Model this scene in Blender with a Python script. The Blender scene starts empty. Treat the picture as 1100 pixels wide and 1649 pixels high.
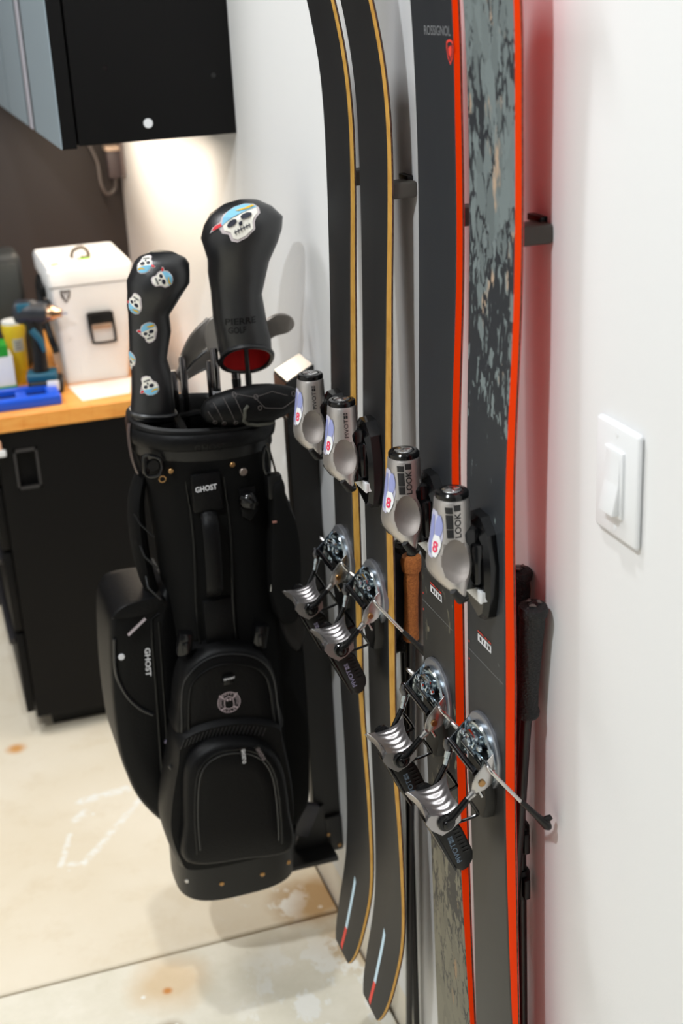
import bpy, bmesh, math, random
from mathutils import Vector, Matrix
from mathutils.bvhtree import BVHTree
random.seed(7)
scene = bpy.context.scene
C = scene.collection
R = math.radians

# ------------------------------------------------------------------ camera
cam_d = bpy.data.cameras.new('camera'); cam = bpy.data.objects.new('camera', cam_d); C.objects.link(cam)
rx = Vector((0.94836, -0.31313, -0.05057)); dn = Vector((-0.15914, -0.33181, -0.92983)); fw = Vector((0.27438, 0.88986, -0.36451))
m = Matrix.Identity(4)
for i in range(3):
    m[i][0], m[i][1], m[i][2] = rx[i], -dn[i], -fw[i]
m.translation = (0, 0, 1.692)
cam.matrix_world = m
cam_d.sensor_fit = 'HORIZONTAL'; cam_d.sensor_width = 24.0
cam_d.lens = 2176.16 / 1100 * 24.0
cam_d.clip_start = 0.05; cam_d.clip_end = 60
cam_d.dof.use_dof = True; cam_d.dof.focus_distance = 1.66; cam_d.dof.aperture_fstop = 4.8
scene.camera = cam

# ------------------------------------------------------------------ world, lights, exposure
w = bpy.data.worlds.new('world'); scene.world = w; w.use_nodes = True
w.node_tree.nodes['Background'].inputs[0].default_value = (0.90, 0.95, 1.0, 1)
w.node_tree.nodes['Background'].inputs[1].default_value = 0.14


def area(name, loc, size, power, col, target=None, sy=None):
    d = bpy.data.lights.new(name, 'AREA'); d.energy = power; d.color = col
    d.shape = 'RECTANGLE'; d.size = size; d.size_y = sy or size
    o = bpy.data.objects.new(name, d); C.objects.link(o); o.location = loc
    t = Vector(target) if target else Vector((loc[0], loc[1], 0))
    o.rotation_euler = (t - Vector(loc)).to_track_quat('-Z', 'Y').to_euler()
    return o


area('ceiling_light_wall', (0.0, 1.70, 3.25), 0.10, 21, (0.93, 0.97, 1.0))
area('ceiling_light_near', (-0.90, 0.42, 3.25), 0.11, 52, (0.92, 0.965, 1.0))
area('ceiling_light_far', (-1.1, 3.05, 3.25), 0.9, 38, (0.97, 0.98, 1.0))
scene.view_settings.view_transform = 'Standard'
scene.view_settings.look = 'None'
scene.view_settings.exposure = 0.0
scene.view_settings.gamma = 1.0
scene.view_settings.use_curve_mapping = False


# ------------------------------------------------------------------ materials
def srgb(r, g, b):
    f = lambda c: (c / 255 / 12.92) if c <= 10 else ((c / 255 + 0.055) / 1.055) ** 2.4
    return (f(r), f(g), f(b), 1)


MATS = {}


def mat(name, col, rough=0.5, metal=0.0, bump=0.0, bscale=200.0, var=0.0, vscale=8.0, spec=0.5, emit=0.0, trans=0.0, coat=0.0):
    if name in MATS:
        return MATS[name]
    M = bpy.data.materials.new(name); M.use_nodes = True
    nt = M.node_tree; b = nt.nodes['Principled BSDF']
    b.inputs['Base Color'].default_value = col
    b.inputs['Roughness'].default_value = rough
    b.inputs['Metallic'].default_value = metal
    b.inputs['Specular IOR Level'].default_value = spec
    b.inputs['Coat Weight'].default_value = coat
    b.inputs['Transmission Weight'].default_value = trans
    tc = nt.nodes.new('ShaderNodeTexCoord')
    if var > 0:
        n = nt.nodes.new('ShaderNodeTexNoise'); n.inputs['Scale'].default_value = vscale; n.inputs['Detail'].default_value = 6
        nt.links.new(tc.outputs['Object'], n.inputs['Vector'])
        r = nt.nodes.new('ShaderNodeValToRGB')
        r.color_ramp.elements[0].position = 0.3; r.color_ramp.elements[1].position = 0.7
        r.color_ramp.elements[0].color = tuple(max(0, c * (1 - var)) for c in col[:3]) + (1,)
        r.color_ramp.elements[1].color = tuple(min(1, c * (1 + var)) for c in col[:3]) + (1,)
        nt.links.new(n.outputs['Fac'], r.inputs['Fac']); nt.links.new(r.outputs['Color'], b.inputs['Base Color'])
    if bump > 0:
        n = nt.nodes.new('ShaderNodeTexNoise'); n.inputs['Scale'].default_value = bscale; n.inputs['Detail'].default_value = 3
        nt.links.new(tc.outputs['Object'], n.inputs['Vector'])
        bp = nt.nodes.new('ShaderNodeBump'); bp.inputs['Strength'].default_value = bump; bp.inputs['Distance'].default_value = 0.002
        nt.links.new(n.outputs['Fac'], bp.inputs['Height']); nt.links.new(bp.outputs['Normal'], b.inputs['Normal'])
    MATS[name] = M
    return M


class G:
    """tiny node helper"""
    def __init__(s, name):
        s.M = bpy.data.materials.new(name); s.M.use_nodes = True; s.nt = s.M.node_tree; s.b = s.nt.nodes['Principled BSDF']
        s.tc = s.nt.nodes.new('ShaderNodeTexCoord'); s.P = s.tc.outputs['Object']; MATS[name] = s.M

    def n(s, t, ins=None, **kw):
        x = s.nt.nodes.new(t)
        for k, v in kw.items(): setattr(x, k, v)
        for k, v in (ins or {}).items():
            if hasattr(v, 'is_output'): s.nt.links.new(v, x.inputs[k])
            else: x.inputs[k].default_value = v
        return x

    def map(s, scale, loc=(0, 0, 0), vec=None):
        return s.n('ShaderNodeMapping', {'Vector': vec or s.P, 'Scale': scale, 'Location': loc}).outputs[0]

    def noise(s, scale, detail=6, vec=None, rough=0.55, dist=0.0):
        return s.n('ShaderNodeTexNoise', {'Vector': vec or s.P, 'Scale': scale, 'Detail': detail, 'Roughness': rough, 'Distortion': dist}).outputs['Fac']

    def ramp(s, fac, a, b, ca=(0, 0, 0, 1), cb=(1, 1, 1, 1)):
        r = s.n('ShaderNodeValToRGB', {'Fac': fac})
        r.color_ramp.elements[0].position = a; r.color_ramp.elements[1].position = b
        r.color_ramp.elements[0].color = ca; r.color_ramp.elements[1].color = cb
        return r.outputs['Color']

    def mix(s, fac, a, b):
        x = s.n('ShaderNodeMix', data_type='RGBA')
        for i, v in ((0, fac), (6, a), (7, b)):
            if hasattr(v, 'is_output'): s.nt.links.new(v, x.inputs[i])
            else: x.inputs[i].default_value = v
        return x.outputs[2]

    def math(s, op, a, b=0.0):
        x = s.nt.nodes.new('ShaderNodeMath'); x.operation = op
        for i, v in ((0, a), (1, b)):
            if hasattr(v, 'is_output'): s.nt.links.new(v, x.inputs[i])
            else: x.inputs[i].default_value = v
        return x.outputs[0]

    def out(s, col, rough=0.5, bump=None, strength=0.3, dist=0.003, **kw):
        for i, v in (('Base Color', col), ('Roughness', rough)):
            if hasattr(v, 'is_output'): s.nt.links.new(v, s.b.inputs[i])
            else: s.b.inputs[i].default_value = v
        for k, v in kw.items(): s.b.inputs[k.replace('_', ' ')].default_value = v
        if bump is not None:
            bp = s.n('ShaderNodeBump', {'Height': bump, 'Strength': strength, 'Distance': dist})
            s.nt.links.new(bp.outputs[0], s.b.inputs['Normal'])
        return s.M


def sphere_mask(g, c, r, soft):
    """1 inside a blob round c (object coordinates), fading over soft"""
    d = g.n('ShaderNodeVectorMath', {0: g.P, 1: c}, operation='DISTANCE').outputs['Value']
    nd = g.math('ADD', d, g.math('MULTIPLY', g.math('SUBTRACT', g.noise(14, 5), 0.5), r * 1.5))
    return g.ramp(nd, r, r + soft, (1, 1, 1, 1), (0, 0, 0, 1))


# concrete floor
g = G('concrete')
base = g.mix(g.ramp(g.noise(2.2, 8), 0.35, 0.68), srgb(234, 220, 194), srgb(244, 233, 212))
base = g.mix(g.math('MULTIPLY', g.ramp(g.noise(9, 8, rough=0.7), 0.52, 0.70), 0.35), base, srgb(218, 198, 164))
near = g.ramp(g.n('ShaderNodeSeparateXYZ', {0: g.P}).outputs[1], 0.68, 0.70)
nb = g.n('ShaderNodeSeparateXYZ', {0: g.P}).outputs[1]
isnear = g.math('LESS_THAN', nb, 2.1)
grey = g.mix(g.ramp(g.noise(5, 9, rough=0.7), 0.4, 0.62), srgb(230, 224, 204), srgb(246, 240, 224))
base = g.mix(g.math('MULTIPLY', isnear, 0.8), base, grey)
for (c, r, s, k, colr) in (((0.245, 2.02, 0), 0.035, 0.06, 0.5, srgb(214, 168, 96)), ((0.236, 2.00, 0), 0.004, 0.008, 0.9, srgb(206, 128, 40)),
                           ((0.56, 2.15, 0), 0.045, 0.05, 0.8, srgb(176, 130, 60)), ((0.06, 2.98, 0), 0.010, 0.02, 0.9, srgb(220, 150, 60)), ((0.58, 1.99, 0), 0.03, 0.05, 0.6, srgb(190, 150, 90)),
                           ((0.22, 1.90, 0), 0.012, 0.02, 0.6, srgb(140, 110, 70))):
    base = g.mix(g.math('MULTIPLY', sphere_mask(g, c, r, s), k), base, colr)
# splashed white paint
pn = g.noise(11, 7, vec=g.map((1.4, 0.8, 1), (0.3, 1.7, 0)), rough=0.62)
region = g.math('MAXIMUM', sphere_mask(g, (0.53, 1.88, 0), 0.10, 0.12), sphere_mask(g, (0.47, 2.18, 0), 0.04, 0.06))


def streak(a, b, r):
    a, b = Vector(a), Vector(b); ab = b - a
    t_ = g.n('ShaderNodeVectorMath', {0: g.n('ShaderNodeVectorMath', {0: g.P, 1: a}, operation='SUBTRACT').outputs[0], 1: ab / ab.length_squared}, operation='DOT_PRODUCT').outputs['Value']
    cl_ = g.n('ShaderNodeClamp', {0: t_}).outputs[0]
    q_ = g.n('ShaderNodeVectorMath', {0: ab, 3: cl_}, operation='SCALE').outputs[0]
    q_ = g.n('ShaderNodeVectorMath', {0: q_, 1: a}, operation='ADD').outputs[0]
    d_ = g.n('ShaderNodeVectorMath', {0: g.P, 1: q_}, operation='DISTANCE').outputs['Value']
    nd_ = g.math('ADD', d_, g.math('MULTIPLY', g.math('SUBTRACT', g.noise(30, 7, rough=.75), 0.5), r * 5.0))
    return g.math('MULTIPLY', g.ramp(nd_, r * .7, r * 1.4, (1, 1, 1, 1), (0, 0, 0, 1)), g.ramp(g.noise(48, 5, rough=.7), .40, .54))


STREAK_LIST = (((.311, 2.652, 0), (.150, 2.449, 0), .007), ((.148, 2.449, 0), (.104, 2.462, 0), .008), ((.104, 2.465, 0), (.133, 2.565, 0), .005), ((.175, 2.687, 0), (.275, 2.697, 0), .011), ((.15, 2.618, 0), (.175, 2.640, 0), .009))
paint = g.math('MULTIPLY', g.ramp(pn, 0.52, 0.56), region)
for st in STREAK_LIST: paint = g.math('MAXIMUM', paint, streak(*st))
speck = g.ramp(g.n('ShaderNodeTexVoronoi', {'Vector': g.P, 'Scale': 13.0, 'Randomness': 1.0}).outputs['Distance'], 0.05, 0.075, (1, 1, 1, 1), (0, 0, 0, 1))
paint = g.math('MAXIMUM', paint, g.math('MULTIPLY', speck, g.ramp(g.noise(3, 2), 0.45, 0.5)))
base = g.mix(g.math('MULTIPLY', paint, 0.85), base, srgb(250, 248, 240))
dark = g.math('MULTIPLY', g.ramp(g.noise(26, 8, rough=0.75), 0.66, 0.74), isnear)
base = g.mix(g.math('MULTIPLY', dark, 0.6), base, srgb(132, 116, 84))
CONCRETE = g.out(base, 0.75, g.noise(60, 8), 0.25, 0.002)

g = G('wall_paint')
sp = g.ramp(g.noise(160, 2), 0.80, 0.82)
WALL = g.out(g.mix(g.math('MULTIPLY', sp, 0.4), (0.80, 0.80, 0.795, 1), (0.55, 0.5, 0.45, 1)), 0.6, g.noise(420, 3), 0.12, 0.001)
WALL_DARK = mat('dark_wall_paint', srgb(48, 42, 41), 0.6)
CURB = mat('curb_concrete', srgb(232, 224, 208), 0.8, bump=0.3, bscale=80, var=0.08)
JOINT = mat('joint_dirt', srgb(96, 76, 50), 0.9, var=0.35, vscale=22)
CEIL = mat('ceiling_paint', (0.75, 0.75, 0.74, 1), 0.8)

BLACK = mat('black_plastic', srgb(13, 13, 13), 0.42, spec=.35)
BLACKG = mat('black_gloss', srgb(9, 9, 10), 0.16, spec=.45)
CABM = mat('black_cabinet_paint', srgb(12, 11, 11), 0.5, spec=.18)
DOORM = mat('door_reflection_grey', srgb(150, 164, 172), 0.3)  # grey carries the reflection seen on black glossy doors
FABRIC = mat('black_nylon', srgb(10, 10, 10), 0.75, bump=0.35, bscale=900, spec=0.12)
LEATHER = mat('black_leather', srgb(8, 8, 9), 0.46, bump=0.25, bscale=260, spec=0.17)
LEATHERG = mat('glossy_leather', srgb(12, 13, 16), 0.4, bump=0.3, bscale=45, spec=.8)
SEAM = mat('black_piping', srgb(8, 8, 8), 0.35, spec=.3)
GUNM = mat('cast_aluminium', srgb(192, 187, 183), 0.40, metal=0.82, bump=0.12, bscale=900, var=0.06, vscale=30)
ALU = mat('polished_aluminium', srgb(200, 198, 196), 0.26, metal=1.0)
CUPM = mat('satin_cup_metal', srgb(176, 172, 172), 0.33, metal=0.95)
CHROME = mat('blued_chrome', srgb(188, 200, 208), 0.12, metal=1.0)
CHROMED = mat('dark_chrome', srgb(92, 92, 95), 0.16, metal=1.0)
ZINC = mat('zinc_plate', srgb(150, 152, 158), 0.38, metal=0.8)
STEEL = mat('bright_steel', srgb(205, 205, 205), 0.2, metal=1.0)
BRASS = mat('brass_rivet', srgb(176, 138, 92), 0.3, metal=1.0)
WHITEP = mat('white_plastic', srgb(236, 237, 238), 0.35)
WHITEI = mat('white_print', srgb(225, 225, 228), 0.5)
GREYI = mat('grey_print', srgb(118, 120, 122), 0.5)
LAVI = mat('lavender_print', srgb(150, 146, 176), 0.5)
BLUEI = mat('blue_grey_print', srgb(108, 128, 150), 0.5)
INK = mat('black_print', srgb(28, 27, 28), 0.5)
REDI = mat('red_print', srgb(222, 64, 52), 0.5)
PINKI = mat('red_number_print', srgb(225, 60, 96), 0.5)
PALEB = mat('pale_blue_print', srgb(196, 222, 236), 0.45)
SIDE_O = mat('orange_sidewall', (1.0, .052, .0, 1), 0.45, spec=.12)
BASE_R = mat('red_ski_base', (.95, .004, .004, 1), 0.3)
EDGE = mat('ski_edge_steel', srgb(96, 74, 64), 0.4, metal=0.6, var=0.5, vscale=160)
EDGED = mat('ski_black_line', srgb(24, 20, 19), 0.4)
g = G('bamboo_sidewall')
SIDE_Y = g.out(g.mix(g.ramp(g.noise(9, 6, vec=g.map((30, 30, 4))), 0.35, 0.65), srgb(206, 154, 66), srgb(228, 180, 90)), 0.45)
REDL = mat('red_felt_lining', srgb(214, 18, 16), 0.8, bump=0.3, bscale=500)
g = G('butcher_block')
WOOD = g.out(g.mix(g.ramp(g.noise(5, 6, vec=g.map((3, 9, 12))), 0.3, 0.7), srgb(232, 148, 60), srgb(246, 178, 92)), 0.4)
g = G('cork')
CORK = g.out(g.mix(g.ramp(g.noise(620, 5), 0.40, 0.62), srgb(146, 82, 34), srgb(190, 116, 54)), 0.7, g.noise(700, 3), 0.25, 0.0008)
g = G('grip_rubber')
GRIP = g.out(srgb(12, 12, 13), 0.6, g.n('ShaderNodeTexVoronoi', {'Vector': g.P, 'Scale': 420.0}).outputs['Distance'], 0.9, 0.0012)
NAVY = mat('navy_strap', srgb(18, 20, 27), 0.8)

# ski top sheets
g = G('black_topsheet')
scr = g.ramp(g.noise(30, 6, vec=g.map((1, 6, 1.2)), rough=0.8), 0.735, 0.75)
fine = g.noise(6, 6, vec=g.map((14, 14, 1)))
base = g.mix(fine, srgb(20, 20, 21), srgb(26, 26, 27))
SKI_A = g.out(g.mix(g.math('MULTIPLY', scr, 0.35), base, srgb(150, 150, 150)), 0.5)


def camo(name, upper):
    g = G(name)
    z = g.n('ShaderNodeSeparateXYZ', {0: g.P}).outputs[2]
    wv = g.n('ShaderNodeTexNoise', {'Vector': g.map((60, 60, 24)), 'Scale': 1.0, 'Detail': 4.0})
    wsub = g.n('ShaderNodeVectorMath', {0: wv.outputs['Color'], 1: (.5, .5, .5)}, operation='SUBTRACT').outputs[0]
    big = g.n('ShaderNodeVectorMath', {0: wsub, 3: 1.5}, operation='SCALE').outputs[0]
    vec = g.n('ShaderNodeVectorMath', {0: g.map((72, 72, 27)), 1: big}, operation='ADD').outputs[0]
    cell = g.n('ShaderNodeTexVoronoi', {'Vector': vec, 'Scale': 1.0}, feature='DISTANCE_TO_EDGE').outputs['Distance']
    cell2 = g.n('ShaderNodeTexVoronoi', {'Vector': vec, 'Scale': 2.6}, feature='DISTANCE_TO_EDGE').outputs['Distance']
    vc = g.n('ShaderNodeTexVoronoi', {'Vector': vec, 'Scale': 1.0}).outputs['Color']
    cval = g.n('ShaderNodeSeparateColor', {0: vc}).outputs[0]
    nz = g.noise(1.0, 4, vec=g.map((22, 22, 9)), rough=0.6)
    if upper:
        mr = g.n('ShaderNodeMapRange', {0: z, 1: 1.07, 2: 1.42, 3: 0.46, 4: 0.03}).outputs[0]
        light, tan, darkc = srgb(114, 124, 124), srgb(184, 156, 130), srgb(40, 43, 47)
    else:
        mr = g.n('ShaderNodeMapRange', {0: z, 1: 0.30, 2: 0.95, 3: -0.10, 4: 0.36}).outputs[0]
        light, tan, darkc = srgb(108, 104, 87), srgb(146, 116, 82), srgb(30, 30, 29)
    d = g.math('ADD', g.math('MULTIPLY', cell, 0.75), g.math('MULTIPLY', cell2, 0.4))
    thr = g.math('ADD', mr, g.math('MULTIPLY', g.math('SUBTRACT', nz, 0.47), 0.95))
    lum = g.ramp(g.math('SUBTRACT', d, thr), 0.0, 0.05)
    shade = g.mix(g.ramp(cval, 0.3, 0.9), light, tuple(c * 0.74 for c in light[:3]) + (1,))
    shade = g.mix(g.math('MULTIPLY', g.ramp(g.noise(1.0, 5, vec=g.map((38, 38, 15), (4, 2, 9))), 0.62, 0.70), 0.85), shade, tan)
    col = g.mix(lum, darkc, shade)
    # plain foot (or plain shovel) of the print
    plain = g.ramp(z, 0, 1)
    if upper:
        col = g.mix(g.n('ShaderNodeMapRange', {0: z, 1: 0.80, 2: 1.00, 3: 1.0, 4: 0.0}).outputs[0], col, g.mix(g.noise(8, 5, vec=g.map((20, 20, 2))), srgb(33, 32, 30), srgb(39, 37, 35)))
    else:
        col = g.mix(g.n('ShaderNodeMapRange', {0: z, 1: 0.96, 2: 1.06, 3: 0.0, 4: 1.0}).outputs[0], col, g.mix(g.noise(8, 5, vec=g.map((20, 20, 2))), srgb(29, 31, 35), srgb(35, 38, 42)))
    return g.out(col, 0.5)


SKI_B_LOW = camo('topsheet_camo_tail', False)
SKI_B_UP = camo('topsheet_camo_shovel', True)


# ------------------------------------------------------------------ mesh helpers
def tagp(o, label=None, cat=None, group=None, kind=None):
    if label: o['label'] = label
    if cat: o['category'] = cat
    if group: o['group'] = group
    if kind: o['kind'] = kind
    return o


def thing(name, loc, label, cat, group=None):
    o = bpy.data.objects.new(name, None); C.objects.link(o); o.location = loc; o.empty_display_size = 0.05
    return tagp(o, label, cat, group)


def root_loc(p):
    v = Vector((0, 0, 0))
    while p is not None:
        v += p.location; p = p.parent
    return v


def obj(name, bm, mats, parent=None, smooth=True, angle=35, label=None, recalc=True):
    """bm is in world metres; the object is stored relative to its parent thing"""
    if recalc: bmesh.ops.recalc_face_normals(bm, faces=bm.faces)
    org = root_loc(parent) if parent else Vector((0, 0, 0))
    if org.length > 0: bmesh.ops.translate(bm, vec=-org, verts=bm.verts)
    me = bpy.data.meshes.new(name); bm.to_mesh(me); bm.free()
    for x in (mats if isinstance(mats, (list, tuple)) else [mats]): me.materials.append(x)
    if smooth:
        for p in me.polygons: p.use_smooth = True
        me.set_sharp_from_angle(angle=R(angle))
    o = bpy.data.objects.new(name, me); C.objects.link(o)
    if parent: o.parent = parent
    if label: o['label'] = label
    return o


def struct(name, bm, mats, **k):
    o = obj(name, bm, mats, **k); o['kind'] = 'structure'; return o


def B(): return bmesh.new()


def box(bm, lo, hi, bev=0.0, seg=2, rot=None, mi=0):
    lo, hi = Vector(lo), Vector(hi)
    c = (lo + hi) / 2; s = hi - lo
    r = bmesh.ops.create_cube(bm, size=1.0)
    vs = r['verts']
    bmesh.ops.scale(bm, vec=s, verts=vs)
    fs = {f for v in vs for f in v.link_faces}
    for f in fs: f.material_index = mi
    if bev > 0:
        es = list({e for v in vs for e in v.link_edges})
        rr = bmesh.ops.bevel(bm, geom=es, offset=bev, segments=seg, affect='EDGES', profile=0.5)
        vs = list({v for f in rr['faces'] for v in f.verts} | {v for v in vs if v.is_valid})
        for v in vs:
            for f in v.link_faces: f.material_index = mi
    if rot: bmesh.ops.transform(bm, matrix=rot, verts=vs)
    bmesh.ops.translate(bm, vec=c, verts=vs)
    return vs


def loft(bm, rings, cap0=True, cap1=True, close=True, mi=0):
    rv = [[bm.verts.new(p) for p in r] for r in rings]
    n = len(rv[0])
    for a, b in zip(rv, rv[1:]):
        for i in range(n if close else n - 1):
            j = (i + 1) % n
            try: bm.faces.new((a[i], a[j], b[j], b[i])).material_index = mi
            except ValueError: pass
    if cap0: bm.faces.new(list(reversed(rv[0]))).material_index = mi
    if cap1: bm.faces.new(rv[-1]).material_index = mi
    return rv


def frame(d):
    d = Vector(d).normalized()
    a = Vector((0, 0, 1)) if abs(d.z) < 0.9 else Vector((1, 0, 0))
    u = d.cross(a).normalized(); v = d.cross(u).normalized()
    return u, v


def tube(bm, pts, r, seg=10, flat=1.0, mi=0, u0=None):
    pts = [Vector(p) for p in pts]
    rs = r if isinstance(r, (list, tuple)) else [r] * len(pts)
    rings = []; pu = u0
    for i, p in enumerate(pts):
        d = (pts[min(i + 1, len(pts) - 1)] - pts[max(i - 1, 0)]).normalized()
        if pu is None: u, v = frame(d)
        else:
            u = (Vector(pu) - d * Vector(pu).dot(d)).normalized(); v = d.cross(u).normalized()
        pu = u
        rings.append([p + u * (math.cos(2 * math.pi * k / seg) * rs[i]) + v * (math.sin(2 * math.pi * k / seg) * rs[i] * flat) for k in range(seg)])
    loft(bm, rings, mi=mi)


def closed_tube(bm, pts, r, seg=8):
    pts = [Vector(p) for p in pts]; n = len(pts); rv = []
    pu = None
    for i, p in enumerate(pts):
        d = (pts[(i + 1) % n] - pts[i - 1]).normalized()
        if pu is None: u, v = frame(d)
        else:
            u = (pu - d * pu.dot(d)).normalized(); v = d.cross(u).normalized()
        pu = u
        rv.append([bm.verts.new(p + u * (math.cos(2 * math.pi * k / seg) * r) + v * (math.sin(2 * math.pi * k / seg) * r)) for k in range(seg)])
    for i in range(n):
        a, b = rv[i], rv[(i + 1) % n]
        for k in range(seg):
            bm.faces.new((a[k], a[(k + 1) % seg], b[(k + 1) % seg], b[k]))


def cyl(bm, a, b, r, seg=20, r2=None, bev=0.0, mi=0):
    a, b = Vector(a), Vector(b); d = (b - a); L = d.length; d.normalize(); u, v = frame(d)
    prof = [(0, r), (L, r if r2 is None else r2)]
    if bev:
        q = r if r2 is None else r2
        prof = [(0, r - bev), (bev, r), (L - bev, q), (L, q - bev)]
    rings = [[a + d * t + u * (math.cos(2 * math.pi * k / seg) * rr) + v * (math.sin(2 * math.pi * k / seg) * rr) for k in range(seg)] for t, rr in prof]
    loft(bm, rings, mi=mi)


def lathe(bm, a, d, prof, seg=24, mi=0):
    a = Vector(a); d = Vector(d).normalized(); u, v = frame(d)
    rings = [[a + d * t + u * (math.cos(2 * math.pi * k / seg) * rr) + v * (math.sin(2 * math.pi * k / seg) * rr) for k in range(seg)] for t, rr in prof]
    loft(bm, rings, mi=mi)


def prism(bm, pts, n, th, bev=0.0, mi=0):
    """polygon pts (3-D, planar) extruded by th along n"""
    n = Vector(n).normalized() * th
    a = [bm.verts.new(Vector(p)) for p in pts]; b = [bm.verts.new(Vector(p) + n) for p in pts]
    k = len(a); fs = [bm.faces.new(list(reversed(a))), bm.faces.new(b)]
    for i in range(k): fs.append(bm.faces.new((a[i], a[(i + 1) % k], b[(i + 1) % k], b[i])))
    for f in fs: f.material_index = mi
    bmesh.ops.recalc_face_normals(bm, faces=fs)
    if bev > 0:
        es = list({e for f in fs for e in f.edges})
        bmesh.ops.bevel(bm, geom=es, offset=bev, segments=2, affect='EDGES', profile=0.5)


def ell(cx, cy, cz, hx, hy, n=32, p=2.0, tilt=0.0, tilty=0.0):
    out = []
    for k in range(n):
        t = 2 * math.pi * k / n; c, s = math.cos(t), math.sin(t)
        x = hx * math.copysign(abs(c) ** (2 / p), c); y = hy * math.copysign(abs(s) ** (2 / p), s)
        out.append(Vector((cx + x, cy + y, cz - tilt * (x / hx if hx else 0) + tilty * (y / hy if hy else 0))))
    return out


def smooth_loop(pts, n=48, closed=True):
    """Catmull-Rom through 2-D/3-D points, resampled"""
    pts = [Vector(p) for p in pts]; k = len(pts); out = []
    segs = k if closed else k - 1
    per = max(2, n // segs)
    for i in range(segs):
        p0, p1, p2, p3 = (pts[(i - 1) % k], pts[i], pts[(i + 1) % k], pts[(i + 2) % k]) if closed else (pts[max(i - 1, 0)], pts[i], pts[i + 1], pts[min(i + 2, k - 1)])
        for j in range(per):
            t = j / per
            out.append(0.5 * ((2 * p1) + (p2 - p0) * t + (2 * p0 - 5 * p1 + 4 * p2 - p3) * t * t + (3 * p1 - p0 - 3 * p2 + p3) * t ** 3))
    if not closed: out.append(pts[-1])
    return out


def pillow(bm, outline, yb, yf, edge=0.02, inset=0.86, n=60, mi=0):
    """outline: (x, z) points; a padded panel bulging from y=yb to y=yf (towards -y)"""
    o = smooth_loop([(x, 0, z) for x, z in outline], n)
    c = sum(o, Vector()) / len(o)
    rings = []
    for y, s in ((yb, 1.0), (yf + edge, 1.0), (yf + edge * 0.45, 0.985), (yf + edge * 0.15, 0.95), (yf, inset), (yf - 0.001, inset * 0.55)):
        rings.append([Vector((c.x + (p.x - c.x) * s, y, c.z + (p.z - c.z) * s)) for p in o])
    loft(bm, rings)


_txt = {}


def text_bm(bm, body, origin, u, v, L, H, n=(0, 0, 0), bold=0.0, mi=0, conform=None):
    """flat lettering: text runs along u over length L, letters rise along v to height H, origin = start of the base line"""
    key = (body, bold)
    if key not in _txt:
        cu = bpy.data.curves.new('lettering', 'FONT'); cu.body = body; cu.offset = bold; cu.resolution_u = 3
        o = bpy.data.objects.new('lettering', cu); C.objects.link(o)
        dg = bpy.context.evaluated_depsgraph_get(); me = bpy.data.meshes.new_from_object(o.evaluated_get(dg))
        vs = [tuple(x.co[:2]) for x in me.vertices]; fs = [tuple(p.vertices) for p in me.polygons]
        bpy.data.objects.remove(o); bpy.data.curves.remove(cu); bpy.data.meshes.remove(me)
        _txt[key] = (vs, fs)
    vs, fs = _txt[key]
    x0 = min(a for a, b in vs); x1 = max(a for a, b in vs); y0 = min(b for a, b in vs); y1 = max(b for a, b in vs)
    u, v, o, n = Vector(u).normalized(), Vector(v).normalized(), Vector(origin), Vector(n)
    nv = []
    for a, b in vs:
        p = o + u * ((a - x0) / (x1 - x0) * L) + v * ((b - y0) / (y1 - y0) * H) + n
        nv.append(bm.verts.new(conform(p) if conform else p))
    for f in fs:
        try: bm.faces.new([nv[i] for i in f]).material_index = mi
        except ValueError: pass


def flat_poly(bm, pts, mi=0, conform=None, sub=0):
    tmp = bmesh.new()
    f = tmp.faces.new([tmp.verts.new(Vector(p)) for p in pts])
    bmesh.ops.triangulate(tmp, faces=[f])
    for _ in range(sub): bmesh.ops.subdivide_edges(tmp, edges=tmp.edges[:], cuts=1, use_grid_fill=True)
    mp = {}
    for v in tmp.verts: mp[v] = bm.verts.new(conform(v.co.copy()) if conform else v.co)
    for f in tmp.faces: bm.faces.new([mp[v] for v in f.verts]).material_index = mi
    tmp.free()


def bvh_of(o):
    me = o.data; org = root_loc(o.parent)
    return BVHTree.FromPolygons([v.co + org for v in me.vertices], [tuple(p.vertices) for p in me.polygons])


def projector(tree, d, off):
    d = Vector(d).normalized()

    def f(p):
        h = tree.ray_cast(p - d * 0.3, d)
        if h[0] is not None: return h[0] - d * off
        h = tree.find_nearest(p)
        return h[0] + h[1].normalized() * off
    return f


def boolean(bm, cutters):
    """bm minus cutters, through the boolean modifier"""
    def mk(b, nm):
        bmesh.ops.recalc_face_normals(b, faces=b.faces)
        me = bpy.data.meshes.new(nm); b.to_mesh(me); b.free(); o = bpy.data.objects.new(nm, me); C.objects.link(o); return o
    a = mk(bm, 'work_solid'); cs = [mk(c, 'work_cutter') for c in cutters]
    for c in cs:
        md = a.modifiers.new('cut', 'BOOLEAN'); md.operation = 'DIFFERENCE'; md.object = c; md.solver = 'EXACT'
    dg = bpy.context.evaluated_depsgraph_get(); dg.update()
    me = bpy.data.meshes.new_from_object(a.evaluated_get(dg))
    out = bmesh.new(); out.from_mesh(me)
    for o in [a] + cs:
        x = o.data; bpy.data.objects.remove(o); bpy.data.meshes.remove(x)
    bpy.data.meshes.remove(me)
    return out


def dup(root, loc, label, name=None):
    def cp(o, par):
        c = o.copy(); C.objects.link(c)
        if par: c.parent = par
        for ch in list(o.children): cp(ch, c)
        return c
    r = cp(root, None); r.location = loc; r['label'] = label
    return r


def interp(tab, z):
    if z <= tab[0][0]: return tab[0][1]
    for (a, x), (b, y) in zip(tab, tab[1:]):
        if z <= b:
            t = (z - a) / (b - a); return x + (y - x) * t
    return tab[-1][1]


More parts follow.
